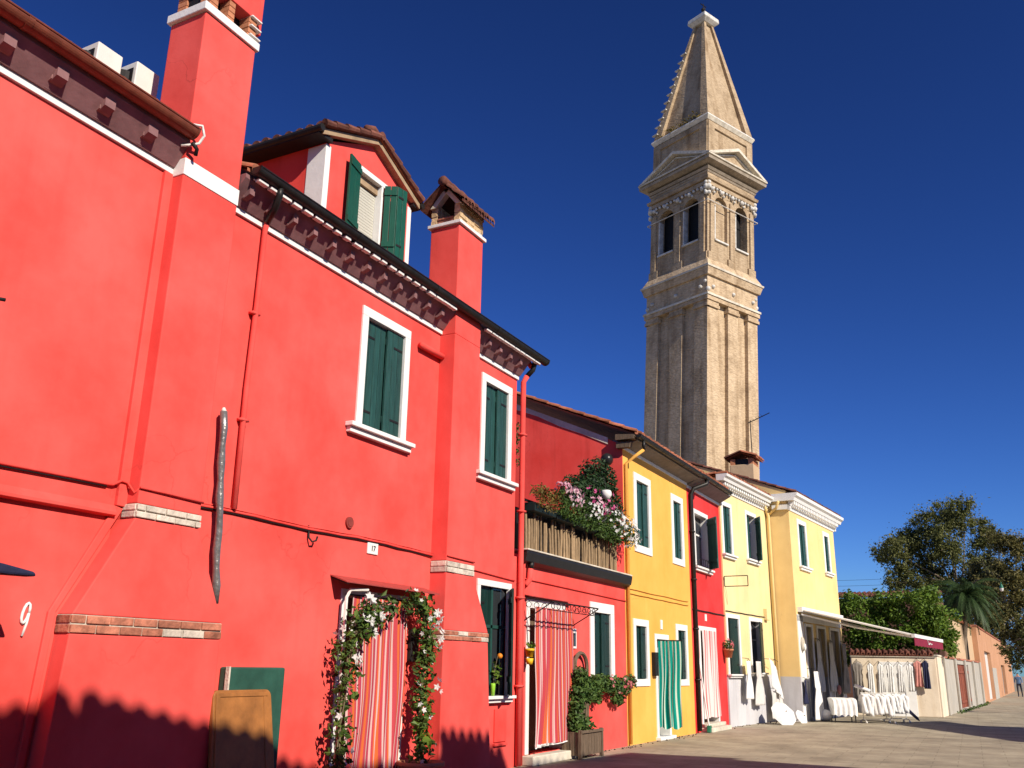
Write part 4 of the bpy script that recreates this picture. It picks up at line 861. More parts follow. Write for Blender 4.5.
# ================================================================== narrow crimson house
h5 = thing('red_house', 'narrow crimson house squeezed between the yellow and the pale yellow house', 'house', (26, D, 0), 'houses along the street')
mb = MB('red_crimson'); facade(mb, W0, 24.5, 27.8, 0, 6.62, [(24.98, 26.45, 4.32, 5.93), (25.1, 26.8, .12, 2.72)], back=4.5); mb.build('wall', h5)
window(h5, W0, 24.98, 26.45, 4.32, 5.93, .12, left=None, right=140, sill=(24.9, 26.6, 4.2, 4.325), lower=False, curtain=.45)
mb = MB('iron')
for i in range(9): mb.tube([W0(25.0+i*.18, .02, 4.34), W0(25.0+i*.18, .16, 4.34), W0(25.0+i*.18, .16, 4.52)], .008, 5)
mb.tube([W0(25.0, .16, 4.52), W0(26.45, .16, 4.52)], .01, 5); mb.build('flower_rail', h5)
mb = MB('white_stone'); mb.box(W0, 25.1, 25.22, .025, -.28, .12, 2.72); mb.box(W0, 26.68, 26.8, .025, -.28, .12, 2.72); mb.box(W0, 25.22, 26.68, .025, -.28, 2.60, 2.72); dr = mb.build('door', h5, bevel=.006)
mb = MB('wood_old'); mb.box(W0, 25.2, 26.7, -.25, -.3, .12, 2.62); mb.build('door_leaf', dr)
mb = MB('old_stone'); mb.box(W0, 25.0, 26.95, .3, -.28, 0, .11); mb.box(W0, 25.05, 26.9, .16, -.28, .11, .2); mb.build('doorstep', h5, bevel=.015)
mb = MB('white_stone'); mb.box(W0, 25.76, 25.92, .018, 0, 2.88, 3.06); mb.build('number_plate', h5)
eaves(h5, W0, 24.5, 27.78, .40, 6.50, 6.68, 1, False, 'soffit_grey')
gutter(h5, W0, 24.5, 27.5, .46, 6.76, .07, 'gutter_dark')
tile_roof('roof', h5, W0, 24.5, 27.55, .42, 6.82, -4.2, 8.74)
mb = MB('gutter_dark'); mb.tube([W0(25.05, .46, 6.7), W0(25.0, .44, 6.58), W0(24.72, .14, 6.42), W0(24.68, .07, 6.25), W0(24.68, .06, .05)], .06, 10)
for z in (5.2, 3.9, 2.6, 1.3): mb.box(W0, 24.60, 24.76, .13, 0, z, z+.04)
mb.build('drainpipe', h5, smooth=True)
cable(h5, [W0(24.6+.4*i, .02, 3.13+.005*math.sin(i*2)) for i in range(9)], .018, 'iron')
t = thing('door_curtain', 'pale pink and white striped curtain in the crimson house doorway', 'curtain', (26, D, .2), 'striped door curtains')
mb = MB('curtain_pale'); cloth_panel(mb, W0, 25.25, 26.7, .34, 2.62, .06, 6, .03, 0, None, seed=12); mb.build('cloth', t, smooth=True, fix=False)
t = thing('broom', 'thin broom with a green end leaning beside the crimson house door', 'broom', (25.0, D-.15, 0)); mb = MB('white_stone'); mb.tube([W0(24.98, .22, .15), W0(24.93, .03, 1.9)], .022, 7); mb.build('handle', t)
mb = MB('lamp_green'); mb.prism(W0, [(24.88, .01), (25.12, .01), (25.06, .18), (24.93, .18)], .27, .18); mb.build('head', t, bevel=.01)
t = thing('hanging_pot', 'terracotta pot of flowers on the crimson wall by the pale house window', 'pot', (27.65, D-.1, 2)); mb = MB('terracotta'); mb.lathe((27.55, D-.14, 1.92), [(0, 0), (.1, .0), (.15, .2), (.16, .2), (.16, .25), (.13, .25)], 14); mb.build('body', t, smooth=True)
mb = MB('leaf_climb'); foliage(mb, [((27.55, D-.15, 2.25), (.22, .15, .2), 80)], .09); mb.build('leaves', t, fix=False)
mb = MB('petal_red'); blossoms(mb, [((27.55, D-.17, 2.25), (.2, .14, .18), 16)], .05); mb.build('blossoms', t, fix=False)

# ================================================================== pale yellow house
Wp4 = plane((27.8, 7.42), 4.5)
h6 = thing('pale_yellow_house', 'pale yellow house with a grey painted base and white dentil cornice', 'house', (30, 7.2, 0), 'houses along the street')
ops = [(.05, 1.0, 4.98, 6.61), (2.33, 3.45, 5.05, 6.65), (.0, 1.22, 1.45, 3.2), (2.12, 3.45, 1.5, 3.2)]
mb = MB('pale_yellow'); facade(mb, Wp4, -.02, 4.62, 1.45, 7.34, [o if o[2] > 1.5 else (o[0], o[1], max(1.452, o[2]), o[3]) for o in ops], back=4.5); mb.build('wall', h6)
mb = MB('dado_grey'); facade(mb, Wp4, -.02, 4.62, 0, 1.45, [], back=4.5); mb.build('painted_base', h6)
window(h6, Wp4, .05, 1.0, 4.98, 6.61, .13, sill=(-.02, 1.12, 4.86, 4.985), lower=False, split=.6)
window(h6, Wp4, 2.33, 3.45, 5.05, 6.65, .13, left=0, right=142, sill=(2.25, 3.5, 4.92, 5.055), lower=False)
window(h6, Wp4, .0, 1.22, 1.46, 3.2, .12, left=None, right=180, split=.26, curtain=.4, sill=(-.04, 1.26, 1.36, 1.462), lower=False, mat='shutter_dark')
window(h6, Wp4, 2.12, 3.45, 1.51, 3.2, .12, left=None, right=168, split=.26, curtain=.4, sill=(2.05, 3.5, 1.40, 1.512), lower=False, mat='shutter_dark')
mb = MB('white_stone')
mb.prism_s(Wp4, [(0, 6.93), (.03, 6.93), (.05, 7.02), (.10, 7.04), (.10, 7.10), (0, 7.10)], -.02, 4.62); mb.prism_s(Wp4, [(0, 7.18), (.24, 7.18), (.27, 7.26), (.34, 7.31), (.36, 7.38), (0, 7.38)], -.24, 4.62)
x = .0
while x < 4.5: mb.box(Wp4, x, x+.11, .20, 0, 7.08, 7.19); x += .2
mb.build('cornice', h6)
tile_roof('roof', h6, Wp4, -.2, 4.56, .30, 7.385, -4.2, 7.44)
cable(h6, [Wp4(.0+.35*i, .02, 3.27+.005*math.sin(i*2)) for i in range(13)], .014, 'iron')
mb = MB('iron')
q = [Wp4(-.02, .03, 3.98), Wp4(-.02, .75, 3.98), Wp4(-.02, .75, 4.28), Wp4(-.02, .03, 4.28), Wp4(-.02, .03, 3.98)]
for a, b in zip(q, q[1:]): mb.tube([a, b], .014, 5)
mb.build('sign_frame', h6)
mb = MB('pale_yellow'); mb.box(Wp4, 3.72, 4.0, .12, 0, 3.18, 3.55); mb.build('junction_box', h6, bevel=.01)

# ================================================================== corner house
Wc = plane((32.4, 6.25), 5)
h7 = thing('corner_house', 'yellow corner house standing forward with a shop awning and white cornice', 'house', (35, 6, 0), 'houses along the street')
ops = [(.86, 2.02, 5.10, 6.76), (4.28, 5.22, 5.20, 6.75), (.95, 1.75, .1, 3.05), (2.45, 3.45, .1, 3.05), (4.2, 5.4, .1, 3.05)]
mb = MB('corner_yellow'); facade(mb, Wc, 0, 6.0, 1.4, 7.44, [o if o[2] > 1 else (o[0], o[1], 1.401, o[3]) for o in ops], back=5.2); mb.build('wall', h7)
mb = MB('dado_grey'); facade(mb, Wc, 0, 6.0, 0, 1.4, [(o[0], o[1], .1, 1.399) for o in ops if o[2] < 1], back=5.2); mb.build('painted_base', h7)
window(h7, Wc, .86, 2.02, 5.10, 6.76, .16, sill=(.8, 2.15, 4.97, 5.105), lower=False, split=.6); window(h7, Wc, 4.28, 5.22, 5.20, 6.75, .16, sill=(4.2, 5.3, 5.07, 5.205), lower=False, split=.6)
for a, b, c, d_ in ops[2:]:
    mb = MB('white_plaster'); mb.box(Wc, a-.1, a, .04, -.25, .1, d_+.1); mb.box(Wc, b, b+.1, .04, -.25, .1, d_+.1); mb.box(Wc, a, b, .04, -.25, d_, d_+.1); o = mb.build('door', h7, bevel=.006)
    mb = MB('door_grey'); mb.box(Wc, a, (a+b)/2-.005, -.12, -.16, .1, d_); mb.box(Wc, (a+b)/2+.005, b, -.12, -.16, .1, d_)
    for z in (.3, 1.3, 2.2): mb.box(Wc, a+.08, (a+b)/2-.08, -.10, -.13, z, z+.7); mb.box(Wc, (a+b)/2+.08, b-.08, -.10, -.13, z, z+.7)
    mb.build('door_leaf', o)
mb = MB('white_plaster'); mb.box(Wc, .05, .72, .02, 0, .0, 3.4); mb.box(Wc, .05, 5.9, .02, 0, 3.2, 3.42); mb.build('shop_surround', h7)
mb = MB('white_stone')
Wcx = lambda s, d, z: Wc(-d, -s, z)          # the side of the house that looks back along the street
mb.prism_s(Wc, [(0, 6.93), (.03, 6.93), (.05, 7.04), (.12, 7.06), (.12, 7.12), (0, 7.12)], -.10, 6.1); mb.prism_s(Wc, [(0, 7.24), (.24, 7.24), (.28, 7.34), (.36, 7.40), (.38, 7.50), (0, 7.50)], -.16, 6.36)
x = .0
while x < 6.0: mb.box(Wc, x, x+.12, .22, 0, 7.11, 7.25); x += .21
mb.box(Wc, -.1, 0, .1, -.55, 6.95, 7.12); mb.box(Wc, -.16, 0, .0, -.6, 7.24, 7.50); mb.box(Wc, 6, 6.36, .0, -2, 7.24, 7.50); mb.box(Wc, 6, 6.1, .1, -2, 6.95, 7.12); mb.build('cornice', h7)
mb = MB('corner_yellow'); mb.prism_s(Wc, [(-.05, 7.0), (-.05, 7.61), (-1.5, 8.19), (-3.6, 8.93), (-3.6, 7.0)], -.035, 0.2); mb.build('gable_wall', h7)
tile_roof('roof', h7, Wc, -.06, 6.2, .30, 7.52, -3.7, 9.0, .22, 'tile_dark')
mb = MB('corner_yellow'); mb.tube([Wc(-.32, -.75, 7.10), Wc(-.16, -.72, 6.92), Wc(-.09, -.7, 6.75), Wc(-.09, -.7, .05)], .055, 10); mb.tube([Wc(-.3, -.25, 7.2), Wc(-.1, -.4, 7.0), Wc(-.09, -.66, 6.82)], .045, 10)
mb.build('drainpipe', h7, smooth=True)
# awning
mb = MB('awning_cloth'); mb.prism_s(Wc, [(.05, 3.60), (3.55, 2.74), (3.55, 2.70), (.05, 3.56)], .25, 5.75); a_ = mb.build('awning', h7)
mb = MB('white_stone'); mb.box(Wc, .22, 5.78, 3.62, 3.52, 2.66, 2.77); mb.box(Wc, .2, 5.8, .16, .0, 3.5, 3.66)
for x in (.3, 5.65):
    mb.tube([Wc(x, .1, 3.42), Wc(x+(.5 if x < 1 else -.5), 1.8, 2.98), Wc(x, 3.5, 2.70)], .03, 6)
mb.build('awning_arm', a_)
mb = MB('wine_cloth'); n = 40
for i in range(n):
    x0, x1 = .25+5.5*i/n, .25+5.5*(i+1)/n; w0_ = 2.40+.025*abs(math.sin(i*math.pi/4)); w1_ = 2.40+.025*abs(math.sin((i+1)*math.pi/4))
    mb.hexa([Wc(x0, 3.60, w0_), Wc(x1, 3.60, w1_), Wc(x1, 3.585, w1_), Wc(x0, 3.585, w0_), Wc(x0, 3.60, 2.67), Wc(x1, 3.60, 2.67), Wc(x1, 3.585, 2.67), Wc(x0, 3.585, 2.67)])
va = mb.build('valance', a_)
mb = MB('white_stone'); mb.tube([Wc(2.55, 3.61, 2.64), Wc(2.62, 3.612, 2.52), Wc(2.7, 3.612, 2.50), Wc(2.85, 3.612, 2.53), Wc(2.95, 3.612, 2.57), Wc(3.0, 3.612, 2.52), Wc(3.12, 3.612, 2.55), Wc(3.2, 3.612, 2.51), Wc(3.35, 3.612, 2.54)], .013, 5); mb.build('script_mark', va)
mb = MB('old_stone'); mb.ball(Wc(.35, .05, 2.45), .16, 10, (1, .5, 1.5)); mb.m('white_plaster'); mb.ball(Wc(.35, .12, 2.35), .09, 8, (1, .5, 1.4)); mb.build('wall_ornament', h7, smooth=True)
# chimney and aerial behind the roofs
ck = MB('tan_wall'); B = lambda s, d, z: Vector((34.2+s, 8.12-d, z)); ck.box(B, -.4, .45, .44, -.44, 7.4, 8.98); ck = ck.build('chimney', h7, bevel=.02)
mb = MB('terracotta')
for i in range(4): mb.box(B, -.38+.22*i, -.24+.22*i, .43, .25, 8.98, 9.2); mb.box(B, -.38+.22*i, -.24+.22*i, -.25, -.43, 8.98, 9.2)
mb.m('dark_inside').box(B, -.32, .38, .24, -.24, 8.98, 9.2); mb.build('flue_brick', ck)
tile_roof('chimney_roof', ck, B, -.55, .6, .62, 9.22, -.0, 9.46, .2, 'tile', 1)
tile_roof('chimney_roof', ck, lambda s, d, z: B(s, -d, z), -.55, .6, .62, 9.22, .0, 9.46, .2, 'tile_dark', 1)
mb = MB('iron'); A = Vector((34.0, 7.75, 8.3)); mb.tube([A, A+Vector((0, 0, 2.4))], .018, 6); mb.tube([A+Vector((0, .1, 2.3)), A+Vector((0, -.75, 2.62))], .016, 6)
for k in range(5): mb.tube([A+Vector((-.2, -.1*k-.05, 2.36+.045*k)), A+Vector((.2, -.1*k-.05, 2.36+.045*k))], .006, 4)
mb.build('aerial', h7)

# ---- lace and linen for sale
grp = 'white linen hung out for sale'
def cloth_hang(label, W, s0, s1, z0, z1, d, kind, seed, mat='linen', cat='tablecloth', name='tablecloth', group=grp):
    t = thing(name, label, cat, W((s0+s1)/2, d, z0), group); mb = MB(mat); r = random.Random(seed)
    nx, nz = 18, 22; ids = {}
    for i in range(nx+1):
        for j in range(nz+1):
            u, v = i/nx, j/nz
            if kind == 'point':   half = (1-v)**.8*.5+.02; s = (s0+s1)/2+(u-.5)*2*half*(s1-s0)*.5*2*.5; z = z1+(z0-z1)*v
            elif kind == 'skew': p_, q_ = (u-.5)*(s1-s0)*.62, (.5-v)*(z1-z0)*.86; s = (s0+s1)/2+p_*.92+(.5-v)*-.42*(s1-s0)*.5; z = (z0+z1)/2+q_-p_*.42
            elif kind == 'dress':
                half = .30+.12*math.sin(v*3.1+.4)*(v < .35)+(.55*(v-.3) if v > .3 else 0); s = (s0+s1)/2+(u-.5)*(s1-s0)*min(1.2, half*2.6); z = z1+(z0-z1)*v
            else: s = s0+(s1-s0)*u; z = z1+(z0-z1)*v
            dd = d+.035*math.sin(u*15+seed+2*v)*(.3+.7*v)+.02*math.sin(5*v+u*4)
            ids[i, j] = len(mb.v); mb.v.append(tuple(W(s, dd, z)))
    for i in range(nx):
        for j in range(nz): mb.f.append((ids[i, j], ids[i, j+1], ids[i+1, j+1], ids[i+1, j])); mb.fm.append(0)
    o = mb.build('cloth', t, smooth=True, fix=False)
    so = o.modifiers.new('thickness', 'SOLIDIFY'); so.thickness = .008
    mb = MB('iron'); mb.tube([W((s0+s1)/2-.22*(s1-s0), d, z1), W((s0+s1)/2, d, z1+.07), W((s0+s1)/2+.22*(s1-s0), d, z1)], .008, 5); mb.tube([W((s0+s1)/2, d, z1+.07), W((s0+s1)/2, 0, z1+.09)], .008, 5); mb.build('hanger', t)
    return t
cloth_hang('narrow white linen cloth hanging between the two lower windows of the pale house', Wp4, .98, 1.5, .75, 1.85, .22, 'dress', 1)
cloth_hang('greyish linen cloth below the left edge of the second lower window', Wp4, 1.95, 2.6, .55, 1.85, .2, 'dress', 2, 'linen_grey')
cloth_hang('big white tablecloth hung askew below the open shutter of the pale house', Wp4, 2.75, 4.25, .80, 1.86, .34, 'skew', 3)
cloth_hang('greyish cloth hanging low behind the open lace parasol', Wp4, 3.3, 4.4, .12, .95, .25, 'flat', 4, 'linen_grey')
def parasol(label, c, ax, r, h, mat='linen'):
    t = thing('lace_parasol', label, 'parasol', c, 'white lace parasols for sale')
    c = Vector(c); ax = Vector(ax).normalized(); a = ax.orthogonal().normalized(); b = ax.cross(a); n = 40; R_ = 7; mb = MB(mat); ids = {}
    for i in range(R_+1):
        q = i/R_
        for k in range(n):
            th = 2*math.pi*k/n; sc = 1-.07*abs(math.sin(th*4))*q
            ids[i, k] = len(mb.v); mb.v.append(tuple(c+(a*math.cos(th)+b*math.sin(th))*r*q*sc+ax*h*(1-q**1.8)))
    for i in range(R_):
        for k in range(n): mb.f.append((ids[i, k], ids[i+1, k], ids[i+1, (k+1) % n], ids[i, (k+1) % n])); mb.fm.append(0)
    o = mb.build('canopy', t, fix=False); so = o.modifiers.new('thickness', 'SOLIDIFY'); so.thickness = .006
    mb = MB('wood_old'); mb.tube([c+ax*(h+.06), c-ax*.65], .012, 6); mb.build('shaft', t)
    mb = MB('iron')
    for k in range(8): th = math.pi*k/4; mb.tube([c+ax*h*.97, c+(a*math.cos(th)+b*math.sin(th))*r*.97], .005, 4)
    mb.build('ribs', t); return t
parasol('large white lace parasol lying open on the paving below the pale house', (30.38, 6.45, .30), (-.55, -.62, .55), .42, .15)
parasol('smaller white lace parasol on the paving at the corner house wall', (31.75, 6.18, .17), (-.35, -.85, .5), .25, .09)
cloth_hang('long white lace dress on a stand at the corner house pillar', Wc, .30, 1.15, .05, 1.58, .35, 'dress', 7, cat='dress', name='lace_dress')
cloth_hang('navy garment hanging at the left of the long white dress', Wc, .02, .32, .55, 1.3, .1, 'flat', 8, 'navy', 'garment', 'garment', None)
cloth_hang('pale dress hanging in the shade under the awning left of the first door', Wc, 1.8, 2.4, .9, 2.6, .12, 'dress', 9, 'linen_grey', 'dress', 'lace_dress')
cloth_hang('pale dress hanging in the shade under the awning between two doors', Wc, 3.5, 4.1, .9, 2.6, .12, 'dress', 10, 'linen_grey', 'dress', 'lace_dress')
cloth_hang('brownish dress hanging under the awning at the far end of the shop front', Wc, 5.2, 5.95, .8, 2.6, .15, 'dress', 14, 'door_grey', 'dress', 'lace_dress')
mb = MB('pink_cloth'); t = thing('folded_cloth', 'small pink cloth bundle hanging low under the awning', 'cloth', Wc(4.1, .2, .8)); mb.ball(Wc(4.1, .2, .95), .12, 10, (1, .6, 1.4)); mb.build('cloth', t, smooth=True)
# stall with a draped cloth
t = thing('linen_stall', 'low stall table draped in white cloth on thin legs under the awning', 'stall', (33.6, 5.2, 0)); Ws = plane((33.2, 5.5), 70)
mb = MB('linen'); nx = 26; ids = {}
prof = [(.42, .22), (.40, .45), (.37, .68), (.30, .74), (0, .77), (-.30, .74), (-.37, .68), (-.40, .45), (-.42, .24)]
for i in range(nx+1):
    for j, (d_, z_) in enumerate(prof): ids[i, j] = len(mb.v); mb.v.append(tuple(Ws(i/nx*.75+.03*math.sin(j), d_+.03*math.sin(i*1.1+j), z_+.03*math.sin(i*.9)*(z_ < .5))))
for i in range(nx):
    for j in range(len(prof)-1): mb.f.append((ids[i, j], ids[i+1, j], ids[i+1, j+1], ids[i, j+1])); mb.fm.append(0)
for i_ in (0, nx): mb.face([Vector(mb.v[ids[i_, j]]) for j in range(len(prof))])
mb.build('cloth', t, smooth=True, fix=False)
for x in (.06, .7):
    for d_ in (.3, -.3): mb = MB('iron'); mb.tube([Ws(x, d_, 0), Ws(x, d_, .6)], .018, 6); mb.build('leg', t)
t = thing('linen_bag', 'white cloth bundle on the ground behind the draped stall', 'bundle', (33.4, 5.9, 0)); mb = MB('linen'); mb.ball((33.5, 5.75, .19), .26, 12, (1, 1, .72)); mb.build('cloth', t, smooth=True)
# two rolling racks full of white clothes
def rack(label, O, th, L, drop):
    Wr = plane(O, th); t = thing('clothes_rack', label, 'clothes rack', Wr(L/2, 0, 0), 'racks of white clothes in front of the wall')
    mb = MB('ac_white'); mb.tube([Wr(0, 0, .93), Wr(L, 0, .93)], .014, 6)
    for x in (.04, L-.04): mb.tube([Wr(x, 0, .93), Wr(x, 0, .10)], .014, 6); mb.tube([Wr(x, .24, .08), Wr(x, 0, .12), Wr(x, -.24, .08)], .013, 6)
    for x in (.04, L-.04):
        for d_ in (.24, -.24): mb.ball(Wr(x, d_, .035), .034, 8)
    mb.tube([Wr(.04, 0, .12), Wr(L-.04, 0, .12)], .012, 6); mb.build('frame', t)
    n = 9
    for k in range(n):
        x = .06+(L-.12)*k/(n-1); g = MB('linen' if rnd.random() < .8 else 'linen_grey'); zb = drop+rnd.uniform(-.05, .06)
        pts = []; M_ = 12; ids = {}
        for i in range(M_+1):
            for j in range(9):
                u, v = i/M_-.5, j/8; wd = .30+.10*v; dd = u*2*wd*.62; zz = .91-abs(u)*.20*(1-v)+(zb-.91)*v
                ids[i, j] = len(g.v); g.v.append(tuple(Wr(x+.035*math.sin(u*9+k*2+v*3)+rnd.uniform(-.008, .008), dd, zz)))
        for i in range(M_):
            for j in range(8): g.f.append((ids[i, j], ids[i+1, j], ids[i+1, j+1], ids[i, j+1])); g.fm.append(0)
        o = g.build('garment', t, smooth=True, fix=False); so = o.modifiers.new('thickness', 'SOLIDIFY'); so.thickness = .12; so.offset = 0
    return t
rack('clothes rack of white dresses, the nearer and fuller of the two', (33.3, 4.55), 62, 1.0, .26)
rack('clothes rack of white dresses closer to the cream wall corner', (34.6, 4.0), 62, .75, .30)
t = thing('black_bag', 'black cloth hanging off the end of the farther clothes rack', 'cloth', (35, 3.1, .1)); mb = MB('navy'); mb.prism(plane((34.95, 3.42), 75), [(0, .52), (.09, .50), (.42, .16), (.46, .04), (.36, .10), (.06, .38)], .06, -.06); mb.build('cloth', t, bevel=.02)
t = thing('white_board', 'white roll of cloth lying slanted on top of the nearer clothes rack', 'cloth roll', (33.4, 4.6, .95)); mb = MB('linen'); mb.tube([(33.42, 4.72, 1.16), (33.6, 4.28, .99)], .06, 10); mb.build('roll', t, smooth=True)

# ================================================================== walls beyond the corner house
Wg = plane((39.19, 5.58), 77)
sw = thing('garden_wall', 'cream wall end facing the stalls with white garments hanging on it', 'wall', (38.3, 4, 0), 'walls along the street')
mb = MB('cream_wall'); mb.box(Wg, 0, 3.06, 0, -.35, 0, 2.16); mb.build('wall', sw, bevel=.02)
mb = MB('old_stone'); mb.box(Wg, -.02, 3.08, .05, -.4, 2.165, 2.19); mb.m('brick_red')
x = .0
while x < 2.9: l = rnd.uniform(.2, .3); mb.box(Wg, x, min(2.95, x+l)-.012, .03+rnd.uniform(-.01, .01), -.37, 2.193, 2.25+rnd.uniform(0, .015)); x += l
tile_roof('coping_tiles', sw, Wg, -.05, 3.0, .10, 2.26, -.3, 2.40, .2, 'tile_dark', 1); mb.build('coping', sw)
mb = MB('white_plaster'); mb.box(Wg, 1.0, 2.25, .03, 0, .0, 1.98); mb.build('plaster_panel', sw, bevel=.01)
Wk2 = plane((39.90, 2.53), 2.6)
gw2 = thing('garden_wall', 'sunlit cream wall stretch just right of the hanging garments', 'wall', (40, 2.4, 0), 'walls along the street')
mb = MB('cream_wall'); mb.box(Wk2, 0, 1.75, 0, -.3, 0, 2.2); mb.build('wall', gw2, bevel=.02)
mb = MB('old_stone'); mb.box(Wk2, -.02, 1.77, .03, -.33, 2.205, 2.27); mb.build('coping', gw2, bevel=.015)
Wk3 = plane((41.7, 2.50), 2.7)
gw3 = thing('garden_wall', 'long blotchy grey concrete wall with a rusty gate', 'wall', (50, 2, 0), 'walls along the street')
mb = MB('concrete_wall'); facade(mb, Wk3, 0, 17.9, 0, 2.18, [(5.8, 11.0, .1, 2.0)], depth=.12, back=.3); mb.build('wall', gw3)
for i in range(5): mb = MB('concrete_wall'); mb.box(Wk3, .2+i*4.3, .5+i*4.3, .10, 0, 0, 2.22); mb.build('pier', gw3, bevel=.02)
mb = MB('rust_door'); 
for i in range(12): mb.box(Wk3, 5.82+i*.43, 5.82+i*.43+.42, -.05-.01*(i % 2), -.1, .1, 2.0)
mb.box(Wk3, 5.8, 11.0, -.02, -.06, .3, .42); mb.box(Wk3, 5.8, 11.0, -.02, -.06, 1.6, 1.72); mb.build('gate', gw3)
mb = MB('brick_red'); x = 0
while x < 17.8: mb.box(Wk3, x, x+.38, .04, -.34, 2.19, 2.25+rnd.uniform(0, .02)); x += .4
mb.build('coping', gw3)
Wk4 = plane((41.7, 2.72), 2.7)
tw = thing('tan_building', 'windowless tan building rising behind the concrete wall', 'building', (55, 1.6, 0))
mb = MB('tan_wall'); mb.hexa([Wk4(6.9, 0, 0), Wk4(19.0, 0, 0), Wk4(19, -2.5, 0), Wk4(6.9, -2.5, 0), Wk4(6.9, 0, 4.15), Wk4(19, 0, 4.0), Wk4(19, -2.5, 4.2), Wk4(6.9, -2.5, 4.4)]); mb.build('wall', tw)
tile_roof('roof', tw, Wk4, 6.8, 19.1, .12, 4.12, -2.6, 4.5, .24, 'tile', 3)
mb = MB('gutter_dark'); mb.tube([Wk4(14.0, .05, 4.1), Wk4(14.0, .05, 2.3)], .05, 8); mb.build('drainpipe', tw)
Wk5 = plane((59.7, 1.60), 1.75)
ow = thing('orange_wall', 'orange brick wall at the far end of the street with a grey door', 'wall', (70, 1.2, 0), 'walls along the street')
mb = MB('orange_wall'); facade(mb, Wk5, 0, 48, 0, 4.15, [(5.0, 11.5, .05, 2.95), (25, 31, .05, 2.3)], depth=.3, back=.6); mb.build('wall', ow)
mb = MB('linen_grey'); mb.box(Wk5, 5.0, 11.5, -.2, -.25, .05, 2.95); mb.build('door', ow)
mb = MB('door_grey'); mb.box(Wk5, 25, 31, -.2, -.25, .05, 2.3); mb.build('door', ow)
mb = MB('brick_red'); mb.box(Wk5, 0, 48, .05, -.65, 4.155, 4.27); mb.build('coping', ow, bevel=.03)
mb = MB('concrete_wall'); mb.box(Wk5, 11.6, 16.5, .03, 0, 0, 2.0); mb.build('render_patch', ow)
Wob = plane((47.0, 7.4), 90)
plaster('old_brick', (.16, .075, .05), (.08, .05, .03), .6, .6)
ob = thing('old_outbuilding', 'low old brick outbuilding with a tiled roof edge behind the green vine', 'building', (49, 5, 0))
mb = MB('old_brick'); mb.box(Wob, 0, 4.75, 0, -3.5, 0, 4.93); mb.build('wall', ob)
tile_roof('roof', ob, Wob, -.1, 4.85, .15, 4.98, -1.8, 5.32, .22, 'tile_dark', 4)

# garments on the wall
def garment(label, s, z0, z1, wd, d, mat, grp='garments hanging on the cream wall'):
    t = thing('garment', label, 'garment', Wg(s, d, z0), grp); mb = MB(mat); ids = {}
    for i in range(13):
        for j in range(17):
            u, v = i/12-.5, j/16; half = wd*(.72+.28*v) if v > .18 else wd*(1.02-.3*v)
            ids[i, j] = len(mb.v); mb.v.append(tuple(Wg(s+u*half, d+.03*math.sin(i*1.3+s*9+v*3)*(v+.2), z1-(z1-z0)*v-abs(u)*.22*(1-v))))
    for i in range(12):
        for j in range(16): mb.f.append((ids[i, j], ids[i+1, j], ids[i+1, j+1], ids[i, j+1])); mb.fm.append(0)
    o = mb.build('cloth', t, smooth=True, fix=False); so = o.modifiers.new('thickness', 'SOLIDIFY'); so.thickness = .02
    mb = MB('iron'); mb.tube([Wg(s-wd*.4, d, z1-.06), Wg(s, d, z1+.02), Wg(s+wd*.4, d, z1-.06)], .008, 5); mb.tube([Wg(s, d, z1+.02), Wg(s, 0, z1+.08)], .01, 5); mb.build('hanger', t)
garment('long dark brown garment hanging leftmost on the cream wall', .20, .30, 1.98, .36, .12, 'door_grey')
names = ['long white garment hanging next to the brown one on the cream wall', 'white garment second from the left among the hanging whites', 'white garment in the middle of the hanging whites', 'white garment second from the right among the hanging whites', 'white garment hanging rightmost of the whites on the cream wall']
for k, lab in enumerate(names): garment(lab, .64+k*.355, .75+.04*k, 1.93, .22, .26, 'linen')
garment('pink garment hanging under the end of the awning', 2.38, 1.08, 2.05, .30, .14, 'pink_cloth'); garment('navy garment hanging beside the pink one on the cream wall', 2.64, 1.02, 2.06, .24, .18, 'navy')

# ================================================================== green things
def tree(name, label, clumps, trunk, leafm, lsize, dens, group='trees beyond the walls', bark='bark_pale', r0=.32):
    """trunk, forking limbs that reach each clump, leaves spread through the crown"""
    b = Vector(trunk[0]); t = thing(name, label, 'tree', b, group); mb = MB(bark); T = [Vector(p) for p in trunk]
    mb.tube(T, [r0*(1-.5*i/len(T)) for i in range(len(T))], 10)
    top = T[-1]
    for c, r in clumps:
        c = Vector(c); st = T[-1].lerp(T[-2], rnd.random()*.8); mid = st.lerp(c, .5)+Vector((rnd.uniform(-.6, .6), rnd.uniform(-.4, .4), rnd.uniform(.1, .8)))
        mb.tube([st, st.lerp(mid, .5)+Vector((0, 0, .25)), mid, c], [r0*.42, r0*.32, r0*.22, r0*.08], 6)
        for _ in range(7):
            v = Vector((rnd.gauss(0, 1), rnd.gauss(0, 1), rnd.gauss(.3, 1))).normalized(); e = c+v*r*.95; s_ = mid.lerp(c, rnd.uniform(.3, 1))
            mb.tube([s_, s_.lerp(e, .5)+Vector((0, 0, .12)), e], [r0*.09, r0*.06, .012], 4)
    mb.build('trunk', t)
    mb = MB(leafm)
    for c, r in clumps:
        c = Vector(c); n = int(dens*r*r)
        subs = [(c+Vector([max(-.62, min(.62, rnd.gauss(0, .42))) for _k in range(3)])*r, r*rnd.uniform(.25, .60), n//22+3) for _ in range(22)]
        foliage(mb, subs, lsize, 1, .3, .25, .5, True)
    mb.build('crown', t, fix=False); return t
X = 130
